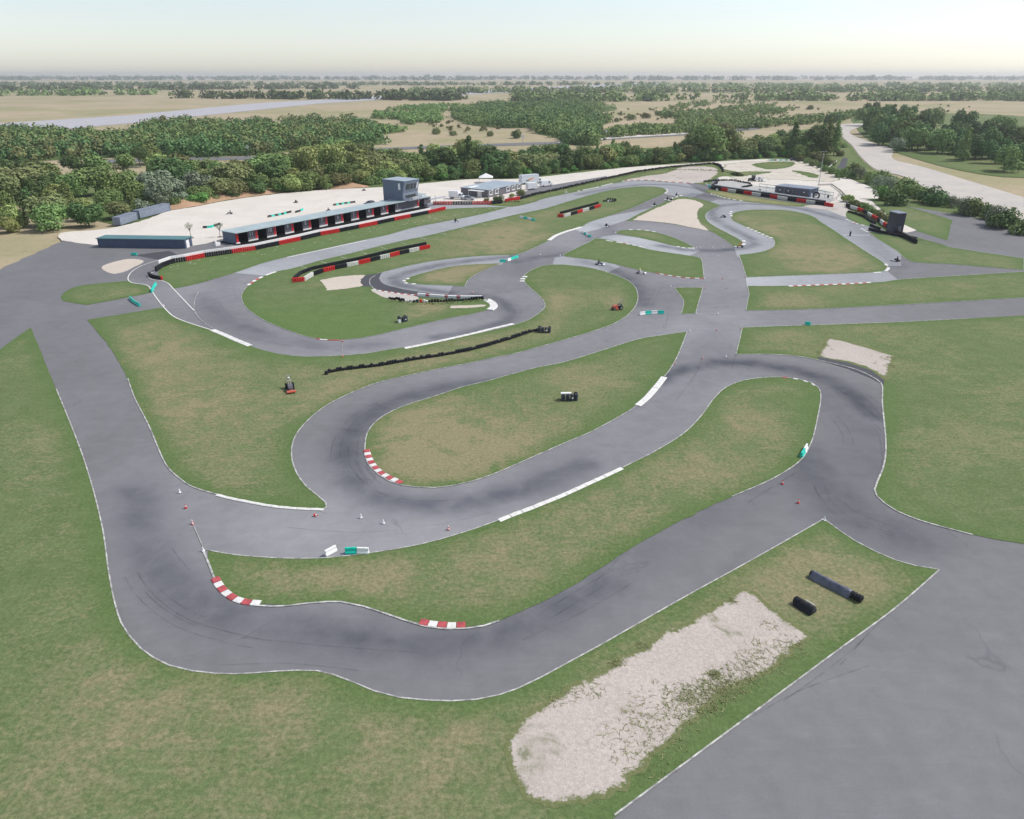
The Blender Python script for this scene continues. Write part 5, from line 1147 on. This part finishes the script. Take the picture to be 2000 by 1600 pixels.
mower('small bright red ride-on mower on the grass left of the junction','pale shirted driver on the bright red mower',(1206,605),R(200),'mower','x',1.05,'cloth_g','cloth_g')
# ================================================================ VEGETATION
rng=np.random.default_rng(11)
def leaf_cloud(centers,radii,n,size,rg,squash=.85,bottom=-.75):
    """n small leaf-clump quads spread over the shells of the given lobes"""
    C_=np.array(centers); Rr=np.array(radii); pr=Rr**2/(Rr**2).sum(); k=rg.choice(len(C_),n,p=pr)
    d=rg.normal(size=(n,3)); d/=np.linalg.norm(d,axis=1)[:,None]; d[:,2]=np.where(d[:,2]<bottom,-d[:,2],d[:,2])
    rr=Rr[k]*(.62+.42*rg.random(n)**.6)*(1+.22*np.sin(d[:,0]*7+k)*np.cos(d[:,1]*6+k*2))
    p=C_[k]+d*rr[:,None]*np.array([1,1,squash])
    nrm=d+rg.normal(size=(n,3))*.55+np.array([0,0,.35]); nrm/=np.linalg.norm(nrm,axis=1)[:,None]
    t=np.cross(nrm,rg.normal(size=(n,3))); t/=np.linalg.norm(t,axis=1)[:,None]; b=np.cross(nrm,t)
    s=size*(.55+.9*rg.random(n))[:,None]; s2=s*(.5+.5*rg.random(n))[:,None]
    V=np.stack([p-t*s,p-b*s2*.9+t*s*.1,p+t*s,p+b*s2],1).reshape(-1,3)
    return V
def mesh_from_quads(name,V,mat):
    n=len(V)//4; me=bpy.data.meshes.new(name); me.vertices.add(len(V)); me.vertices.foreach_set('co',V.astype(np.float32).ravel())
    me.loops.add(n*4); me.loops.foreach_set('vertex_index',np.arange(n*4)); me.polygons.add(n); me.polygons.foreach_set('loop_start',np.arange(n)*4)
    me.update(); me.materials.append(mat); return me
def trunk_mesh(H,r,rg,limbs=5):
    m=MB(); m.cyl((0,0,-.3),(0.1,0,H*.45),r,r*.7,7,False); m.cyl((.1,0,H*.45),(0,.1,H*.8),r*.7,r*.2,6,False)
    for i in range(limbs):
        a=rg.random()*6.28; z=H*(.25+.4*rg.random()); L=H*.3; m.cyl((0,0,z),(math.cos(a)*L,math.sin(a)*L,z+L*.8),r*.4,r*.08,5,False)
    return m
TP={}
def proto_tree(kind,leaf,H,Rr,style,seed,n=1500,size=.34):
    rg=np.random.default_rng(seed); cs=[];rs=[]
    if style=='round':
        for i in range(9):
            a=rg.random()*6.28; q=Rr*.55*rg.random()**.5; z=H*(.38+.42*rg.random()); cs.append((math.cos(a)*q,math.sin(a)*q,z)); rs.append(Rr*(.42+.25*rg.random()))
        cs.append((0,0,H*.78)); rs.append(Rr*.5)
    elif style=='tall':
        for i in range(10):
            u=i/9; q=Rr*.25*rg.random(); a=rg.random()*6.28; cs.append((math.cos(a)*q,math.sin(a)*q,H*(.18+.72*u))); rs.append(Rr*(.62-.36*u)*(.85+.3*rg.random()))
    else:   # bushy, foliage to the ground
        for i in range(8):
            a=rg.random()*6.28; q=Rr*.6*rg.random()**.5; cs.append((math.cos(a)*q,math.sin(a)*q,H*(.22+.45*rg.random()))); rs.append(Rr*(.38+.25*rg.random()))
    V=leaf_cloud(cs,rs,n,size,rg); top=V[:,2].max(); V[:,2]*=H/top; V[:,2]=np.maximum(V[:,2],.02)
    big=style!='bush' or H>7; root=thing('tree' if big else 'shrub','x','tree' if big else 'shrub')
    c=bpy.data.objects.new('crown' if style!='bush' or H>7 else 'foliage',mesh_from_quads('crown',V,LE[leaf])); COL.objects.link(c); c.parent=root
    trunk_mesh(H,.22 if big else .08,rg).build('trunk' if big else 'stem','bark',root)
    root['proto_h']=H; TP[kind]=[root,False]; return root
KN={'bdark':('dark','bush',9,5.2),'bmid':('mid','bush',8.5,5.0),'bbrown':('brown','bush',8,5.0),'byell':('yell','bush',8.5,4.8),'bsilver':('silver','bush',8,4.8),'dark':('dark','round',11,4.6),'dark2':('dark','tall',13,3.4),'mid':('mid','round',10,4.6),'mid2':('mid','tall',13,3.6),'yell':('yell','round',9.5,4.2),'poplar':('mid','tall',17,3.8),
 'silver':('silver','round',8,4.4),'brown':('brown','round',8.5,4.3),'bush':('mid','bush',3.6,2.8),'bushd':('dark','bush',4.2,3.0),'bushv':('vivid','bush',3.2,2.6),'bushs':('silver','bush',6.0,4.2),'busho':('brown','bush',3.0,2.4),'bushy':('yell','bush',2.6,1.8)}
for i,(k,(lf,st,h,r)) in enumerate(KN.items()): proto_tree(k,lf,h,r,st,40+i,4200 if k[0]=='b' and k[1]!='u' and k!='brown' else {'round':2900,'tall':2900,'bush':1500}[st],.30 if k[0]=='b' and k[1]!='u' and k!='brown' else {'round':.31,'tall':.30,'bush':.23}[st])
def plant(kind,p,h,label,group,wide=1.0):
    r,us=TP[kind]; o=r if not us else copy_tree(r); TP[kind][1]=True
    s=h/KN[kind][2]; o.location=(p.x,p.y,p.z); o.rotation_euler=(0,0,random.random()*6.28); o.scale=(s*wide,s*wide,s)
    o['label']=label; 
    if group: o['group']=group
    elif 'group' in o: del o['group']
    if 'proto_h' in o: del o['proto_h']
cnt={}
def interp(tab,x): return float(np.interp(x,[a for a,b in tab],[b for a,b in tab]))
FRONT=[(-300,470),(0,455),(150,447),(255,434),(300,420),(335,404),(381,397),(430,388),(531,375),(625,368),(700,360),(800,354),(900,347),(1000,345),(1122,334),(1187,327),(1300,318),(1412,311),(1497,307),(1560,306),(1600,305),(1640,290)]
TOP=[(-300,320),(0,306),(200,296),(255,290),(300,277),(350,300),(420,306),(500,300),(560,290),(600,282),(650,272),(700,275),(760,288),(800,286),(850,272),(880,283),(915,262),(945,283),(1000,290),(1060,283),(1100,279),(1150,286),(1200,272),(1260,288),(1300,282),(1340,275),(1375,226),(1410,226),(1435,262),(1480,262),(1530,262),(1545,226),(1560,262),(1590,236),(1612,222),(1640,222)]
WORD={'dark':'dark green tree','dark2':'tall dark green tree','mid':'mid green tree','mid2':'tall mid green tree','yell':'yellow green tree','silver':'silvery green tree','brown':'olive brown tree','poplar':'tall poplar tree','bdark':'wide dark green tree','bmid':'wide mid green tree','bbrown':'wide olive brown tree','byell':'wide yellow green tree','bsilver':'wide silvery tree'}
def zone(x): return 'behind the left sheds' if x<340 else ('behind the long garages' if x<760 else ('behind the clubhouse and vans' if x<1110 else ('beyond the far access lane' if x<1420 else 'behind the far right yard')))
def belt_label(k,x): return f'{WORD[k]} in the dense belt {zone(x)}',f'{WORD[k]}s {zone(x)}'
def h_for(px,py,top):
    P=G(px,py); lo,hi=0,60
    for _ in range(40):
        m_=(lo+hi)/2; d=P.y*_c+(CH-m_)*_s; y=(-P.y*_s+(CH-m_)*_c)/d*FOC+CY
        if y>top: lo=m_
        else: hi=m_
    return m_
def pick(x,row):
    r=random.random()
    if 240<x<400 and row<2: return 'silver' if r<.45 else ('mid' if r<.7 else 'brown')
    if 560<x<720: return 'yell' if r<.4 else ('mid' if r<.75 else 'brown')
    if 340<x<560: return 'brown' if r<.35 else ('mid' if r<.7 else 'dark')
    return 'dark' if r<.32 else ('mid' if r<.58 else ('dark2' if r<.72 else ('brown' if r<.84 else ('yell' if r<.93 else 'mid2'))))
# rows of trees: row 0 stands at the foot, the last row makes the skyline of the belt
NR=4
for row_ in range(NR):
    x=-40+row_*9
    while x<1640:
        f=interp(FRONT,x); tp=interp(TOP,x)+random.uniform(-3,9)
        # ground line of the back row: where a 12 m tree reaches the skyline
        back=min(f-4,(tp-.235*YH*1.0+0)/.765)
        back=max(back,tp+18)
        f=f-11 if 225<x<345 and row_==0 else f
        u=row_/(NR-1); base=f+(back-f)*u+random.uniform(-2,2)
        k=pick(x,row_)
        if (row_<3 or random.random()<.4) and k in ('dark','mid','brown','yell','silver'): k='b'+k
        hfull=h_for(x,base,tp)
        h=min(hfull,[6.5,8.5,10.5,24][row_]*random.uniform(.7,1.25)) if row_<NR-1 else hfull
        h=max(4.0,min(h,19)); P=G(x,base,-.1)
        if not (60<x and x<248 and row_>0 and False):
            lb,gp=belt_label(k,x); plant(k,P,h,lb,gp,1.3 if k[0]=='b' and k!='brown' else (1.15 if h<13 else .9))
        s=.02155*(base-YH); x+=s*random.uniform(5.4,7.6)*(1.0 if row_ in (0,NR-1) else 1.25)*(1 if x>200 else 1.7)
# chosen single trees
SP=[('dark2',915,338,17,'tallest dark tree of the belt behind the clubhouse roof'),('dark',865,340,12.5,'broad dark tree left of the tallest one behind the clubhouse'),
('mid',1385,312,19,'huge round green tree above the far tyre bend'),('mid',1410,309,17,'large round green tree right of the huge one'),('mid',1362,313,15,'round green tree left of the huge one above the tyre bend'),
('poplar',1612,306,21,'tall leafy poplar beside the pale service road'),('poplar',1628,304,19.5,'tall poplar closest to the pale service road'),('poplar',1600,305,18,'left of the three tall poplars by the service road'),
('dark2',1546,306,19,'narrow tall dark tree behind the far yard'),('dark',1588,306,17,'dark round tree left of the poplars'),
('silver',318,402,10,'silvery willow like tree at the left above the container'),('silver',345,392,8.5,'second silvery tree right of the first near the earth bank'),('mid2',262,422,10,'fresh green leafy tree at the left photo edge above the containers'),
('yell',600,350,14,'yellow green tree rising above the belt left of centre'),('yell',652,346,14.5,'highest yellow green tree of the left belt'),
('mid2',1165,325,10,'reedy light green clump in the belt right of the vans')]
for k,x,y,h,l in SP: plant(k,G(x,y,-.1),h,l,None,1.15 if k in('mid','dark') else 1.0)
# right: trees on the far side of the service road and round bushes along its near side
RT=[(1704,262,21,'dark'),(1722,268,21,'mid'),(1742,275,20,'dark'),(1765,285,20,'mid'),(1792,292,19,'dark'),(1690,246,20,'mid'),(1714,248,22,'dark'),(1738,252,22,'dark2'),(1765,258,21,'mid'),(1800,268,20,'dark'),(1830,300,18,'mid'),(1860,285,18,'dark'),(1880,315,17,'mid2'),(1930,310,17,'dark'),(1960,335,15,'mid'),(2010,330,15,'dark'),(1700,232,20,'dark'),(1730,236,20,'mid'),(1770,240,20,'dark'),(1820,246,20,'mid'),(1880,256,19,'dark'),(1950,268,18,'mid')]
sheet('undergrowth',smooth([(1672,246),(1690,226),(1900,222),(2150,240),(2150,345),(1960,345),(1752,298),(1742,289),(1700,274)],True,15),-.12,'slope',20,GA)
for x,y,h,k in RT+[(random.uniform(1700,2000),0,random.uniform(9,15),random.choice(['bdark','bmid','bdark'])) for _ in range(50)]:
    if y==0: y=random.uniform(236,284)+(x-1700)*.16
    if k in('dark','mid') : k='b'+k; h*=.88
    plant(k,G(x,y,-.15),h*random.uniform(.9,1.05),f'{WORD[k]} in the wood right of the pale service road',f'{WORD[k]}s right of the service road')
plant('silver',G(1752,297,-.1),8.5,'silvery grey green tree at the near edge of the right wood',None)
RB=[(1662,338,'bush',5.0,'green round bush left of the pale one on the right slope'),(1680,350,'bushs',5.6,'pale silvery round bush on the right slope'),(1700,359,'bush',5.2,'round green bush between two pale ones on the right slope'),(1713,367,'bushs',5.4,'second silvery round bush, halfway down the right slope'),(1737,374,'bushs',6.4,'largest silvery bush, at the right photo edge'),(1732,392,'bushv',5.5,'fresh dark green bush at the corner of the yard road'),(1748,402,'bushd',6,'dark green bush at the right edge above the path'),
(1725,352,'bush',4.5,'green bush behind the silvery ones on the right slope')]
for x,y,k,h,l in RB: plant(k,G(x,y,-.03),h,l,None)
for i in range(16):
    x=1765+i*16+random.uniform(-4,4); plant(random.choice(['bush','bushd','bushs']),G(x,380+(x-1750)*.31+random.uniform(-10,4),-.05),random.uniform(4,6.5),'round roadside bush in the row running off to the right','roadside bushes off to the right')
for x,y,k,h,l in [(1657,395,'bushy',2.8,'yellowish bush at the end of the far pit wall'),(1648,393,'bushy',2.0,'smaller yellowish bush left of its twin'),(1668,402,'busho',2.2,'brownish bush nearest the yellow one by the striped wall'),(1680,407,'busho',2.4,'second brownish bush along the striped tyre wall'),(1694,411,'bush',2.8,'greener bush halfway along the striped tyre wall'),(1705,419,'bush',2.6,'leafy bush right of halfway on the striped wall'),(1716,424,'busho',2.5,'olive bush near the right end of the striped wall'),(1729,431,'busho',2.3,'last olive bush before the dark kiosk'),
 (968,391,'bushy',1.5,'low yellowish plant under the clubhouse windows'),(1000,386,'bushy',1.6,'low plant under the right clubhouse windows'),(1017,382,'busho',2.4,'bush at the right corner of the clubhouse'),(975,394,'bushd',2.6,'dark upright shrub on the red tyre wall'),(950,394,'busho',1.4,'small weedy shrub left of the dark upright one')]:
    plant(k,G(x,y,.02),h,l,None)
# green undergrowth along the foot of the belt, individual shrubs
x=345
while x<1650:
    f=interp(FRONT,x)+random.uniform(-1,2.5)
    if not(395<x<540 and random.random()<.65): plant(random.choice(['bushv','bush','bushd','bushv']),G(x,f,-.05),random.uniform(2.2,4.2),f'low green shrub at the foot of the belt {zone(x)}',f'low shrubs {zone(x)}')
    x+=.02155*(f-YH)*random.uniform(3.2,5)
for x,y in [(1562,318),(1575,322),(1588,327),(1600,331),(1613,338),(1627,343),(1642,349),(1570,309),(1590,314),(1606,320),(1620,327),(1662,352),(1585,305),(1632,300),(1640,308)]:
    plant(random.choice(['bush','bushd','busho']),G(x,y-3,-.05),random.uniform(2.6,4.5),'rough shrub on the slope between the far yard and the poplars','rough shrubs on the slope by the poplars')
for i in range(22):
    x=-260+i*20; plant(random.choice(['bdark','bmid','byell','bbrown']),G(x,440-(i%3)*22+random.uniform(-6,6)-max(0,x)*.05,-.1),random.uniform(7,11),'wide tree in the wood left of the containers','wide trees left of the containers')
# ---- far scrub and woods: one mass each, leaf clumps merged
def mass(name,label,poly,nb,hr,leaf,seed,size,per=26,keep=-.25,wide=.62):
    rg=np.random.default_rng(seed); px=np.array(poly,float); cs=[];rs=[]
    while len(cs)<nb*2:
        q=np.array([[rg.uniform(px[:,0].min(),px[:,0].max()),rg.uniform(px[:,1].min(),px[:,1].max())]])
        if not inside(q,px)[0]: continue
        p=G(*q[0])
        if noise.noise((p.x*.012,p.y*.008,seed))<keep: continue
        h=rg.uniform(*hr)*(1+.35*noise.noise((p.x*.02,p.y*.02,1))); r=h*wide
        for j in range(2): cs.append((p.x+rg.normal()*r*.5,p.y+rg.normal()*r*.5,h*(.30+.3*j)-.2)); rs.append(r*(.85-.2*j))
    V=leaf_cloud(cs,rs,nb*2*per,size,rg); V[:,2]=np.maximum(V[:,2],-.2)
    o=bpy.data.objects.new(name,mesh_from_quads(name,V,LE[leaf])); COL.objects.link(o); tag(o,label,'woodland',None,'stuff')
LW_=[(-200,262),(200,268),(252,270),(275,254),(320,241),(400,243),(500,246),(600,240),(680,237),(722,247),(745,262),(740,282),(690,284),(600,291),(500,303),(400,306),(300,304),(150,310),(-200,325)]
CW=[(880,226),(905,214),(960,206),(1090,202),(1180,206),(1205,214),(1150,224),(1190,238),(1170,248),(1160,268),(1165,284),(1110,282),(1085,268),(1050,262),(1040,250),(1000,250),(930,246),(905,240)]
for pl in (LW_,CW): sheet('undergrowth',smooth(pl,True,20),-.13,'slope',40,GA)
mass('woodland','dark woodland beyond the tree belt at the upper left',LW_,1000,(6,9.5),'dark',3,.78,40,-1); mass('woodland','paler treetops mixed through the upper left woodland',LW_,700,(6,10.5),'mid',4,.78,40,-.15); mass('woodland','olive treetops in the upper left woodland',LW_,380,(6,10),'brown',5,.78,40,-.1)
mass('woodland','green scrub wood in the middle of the dry field',CW,800,(6,9.5),'mid',6,.78,40,-1); mass('woodland','dark trees inside the middle scrub wood',CW,600,(6,10),'dark',7,.78,40,-.1)
mass('woodland','band of scrub left of the dry clearing',[(720,240),(740,222),(790,212),(870,206),(900,206),(890,216),(850,222),(862,240),(800,240),(840,250),(800,256),(745,262)],380,(4,7),'mid',8,.78,40,-.12)
mass('woodland','loose green scrub at the upper right of the dry field',[(1290,220),(1330,205),(1400,200),(1480,200),(1520,206),(1500,216),(1560,214),(1490,232),(1500,246),(1440,250),(1330,252),(1315,240),(1290,252),(1180,262),(1180,258),(1290,244)],420,(4,7),'mid',9,.78,40,-.15)
mass('woodland','roadside hedge above the far lane',[(1175,268),(1200,258),(1350,250),(1500,240),(1640,224),(1690,215),(1690,224),(1640,238),(1500,250),(1350,259),(1200,268)],360,(4,6.5),'mid',10,.9,26,-.4)
far=[([(-400,189),(300,184),(300,186),(-400,192)],60),([(350,190),(900,193),(900,197),(350,192)],70),([(1000,196),(1900,192),(2400,196),(2400,200),(1900,197),(1000,199)],160),([(-200,176),(700,172),(700,174),(-200,179)],120),([(800,180),(2300,176),(2300,179),(800,182.5)],190),([(-400,166),(1300,165),(1300,167),(-400,168.5)],240),([(1200,170),(2400,167),(2400,169),(1200,172)],170)]
for i,(pl,nb) in enumerate(far):
    mass('woodland','tree lines across the plain near the horizon, '+['nearest left','above the middle field','right','second left','second right','farthest left','farthest right'][i]+' strip',pl,nb*2,(9,14),'dark' if i%2 else 'mid',20+i,3.2,18,-.35,1.0)
mass('woodland','continuous wooded horizon',[(-1200,157),(3200,157),(3200,152.5),(-1200,152.5)],1500,(14,22),'dark',13,9,16,-1,1.6)
mass('woodland','olive scrub scattered over the far dry field',[(640,214),(1900,200),(1900,222),(1500,232),(1250,236),(900,262),(640,262)],130,(2.0,3.6),'brown',14,.6,26,.05)
mass('woodland','woodland off to the left of the runway',[(-900,300),(-200,262),(-200,330),(-900,400)],900,(7,11),'mid',15,.78,40,-1)
# single bushes on the dry field
for x,y,h,l in [(1010,270,6.5,'dark bush alone left of the pale lane beyond the belt'),(1233,234,6,'left of the four separate bushes on the dry field'),(1262,231,6,'second of the four separate bushes on the dry field'),(1286,226,6,'taller third of the four separate bushes on the dry field'),(1308,229,7,'rightmost of the four separate bushes on the dry field'),(853,262,5,'low wide bush in the dry clearing'),(885,265,4,'small bush right of the low wide one in the clearing'),(958,266,4,'small round bush near the lane in the clearing'),(1582,214,6,'tiny lone bush on the upper right dry field'),(1205,238,4,'flat dark bush at the edge of the middle wood')]:
    plant('busho' if h<6.2 else 'bushd',G(x,y,-.2),h,l,None)
# two thin young trees by the shed
def thin_tree(label,x,y,h,seed):
    rg=np.random.default_rng(seed); t=thing('young_tree',label,'tree',G(x,y,.03)); m=MB(); m.cyl((0,0,0),(.05,0,h*.5),.09,.06,6)
    tips=[]
    for i in range(9):
        a=i*.7+rg.random(); z=h*(.38+.12*rg.random()); L=h*(.25+.2*rg.random()); e=(math.cos(a)*L*.62,math.sin(a)*L*.62,z+L*1.05); m.cyl((.04,0,z),e,.045,.015,5); tips.append(e)
        tips.append(tuple(np.array(e)*.75+np.array((0,0,z*.25))))
    m.build('trunk','bark',t); V=leaf_cloud(tips,[.42]*len(tips),420,.075,rg); c=bpy.data.objects.new('crown',mesh_from_quads('crown',V,LE['silver'])); COL.objects.link(c); c.parent=t
    m=MB(); m.cyl((0,0,-.01),(0,0,.05),.9,.8,14); m.build('soil_ring','bark',t)
thin_tree('left of two thin bare looking young trees beside the shed',373,465,4.6,1); thin_tree('right of two thin bare looking young trees, nearer the garages',430,463,4.2,2)
# ---- weeds: tufts on gravel edges, along walls and in the rough
def weeds(name,label,spots,size,seed,mat='weed',hh=.5):
    rg=np.random.default_rng(seed); VV=[]
    for (x,y,r,n) in spots:
        p=G(x,y)
        for j in range(n):
            a=rg.random()*6.28; q=r*rg.random()**.6; cx,cy=p.x+math.cos(a)*q,p.y+math.sin(a)*q; hb=hh*rg.uniform(.4,1.2)
            for e in range(3):
                t=rg.random()*6.28; dx,dy=math.cos(t)*size*rg.uniform(.4,1),math.sin(t)*size*rg.uniform(.4,1); lx,ly=rg.normal()*.16,rg.normal()*.16
                VV+=[(cx-dx*.5,cy-dy*.5,.05),(cx+dx*.5,cy+dy*.5,.05),(cx+dx*.6+lx,cy+dy*.6+ly,.05+hb*.7),(cx-dx*.3+lx,cy-dy*.3+ly,.05+hb)]
    o=bpy.data.objects.new(name,mesh_from_quads(name,np.array(VV),M[mat])); COL.objects.link(o); tag(o,label,'weeds',None,'stuff')
sp=[(1400,1345,1.5,70),(1375,1362,1.8,80),(1345,1372,2.0,60),(1430,1328,1.6,50),(1460,1312,1.4,24),(1500,1290,1.5,24),(1540,1262,1.4,24),(1480,1262,1.0,10),(1395,1318,.5,26),(1300,1390,3.0,50),(1200,1298,.4,10),(1255,1262,.5,10),(1215,1292,.6,8),(1160,1350,.9,8),(1500,1222,.7,6),(1430,1175,.4,6),(1080,1372,.7,10),(1120,1352,1.0,10),(1470,1290,1.2,10),(1260,1450,3,60),(1610,675,1.0,7),(1600,690,.8,8),(1735,700,1.2,24),(1738,715,1.0,14),(1620,662,.5,5)]
weeds('weeds','ragged green weeds growing through and around the pale gravel patches',[(x,y,r,n*3) for x,y,r,n in sp],.05,5,hh=.09)
sp=[]
for x in range(1040,1375,6): sp.append((x,float(np.interp(x,[1040,1187,1300,1375],[381,350,329,322]))+1,1.0,9))
for x in range(760,950,7): sp.append((x,float(np.interp(x,[759,806,860,945],[587,595,594,588])),.4,2))
for x in range(960,1020,4): sp.append((x,395,1.2,10))
for x in range(1300,1460,5): sp.append((x,float(np.interp(x,[1300,1400,1460],[331,334,345])),2.0,7))
for x in range(1655,1745,4): sp.append((x,float(np.interp(x,[1655,1745],[402,446])),1.2,12))
weeds('weeds','weeds along the foot of the tyre walls and lanes',sp,.22,6,hh=.5)
rg=np.random.default_rng(9); sp=[]
for x,y in [(rg.uniform(330,980),0) for _ in range(70)]: 
    y=float(np.interp(x,[330,560,860,980],[524,488,424,407]))+rg.uniform(-9,4); sp.append((x,y,.3,3))
weeds('flower_clumps','small pale flowering clumps in the grass beside the pit straight',sp,.10,8,'tyre_white',.10)

# ================================================================ HAZE
hz=MB(); hz.box((0,4500,30),(16000,9800,66)); ho=hz.build('haze'); hm=bpy.data.materials.new('haze_air'); hm.use_nodes=True
n_=hm.node_tree; n_.nodes.clear(); vo_=n_.nodes.new('ShaderNodeVolumePrincipled'); vo_.inputs['Density'].default_value=.00011; vo_.inputs['Color'].default_value=(.93,.95,1,1); vo_.inputs['Anisotropy'].default_value=.3
oo=n_.nodes.new('ShaderNodeOutputMaterial'); n_.links.new(vo_.outputs[0],oo.inputs['Volume']); ho.data.materials.append(hm); tag(ho,'thin pale haze over the plain','haze',None,'stuff')
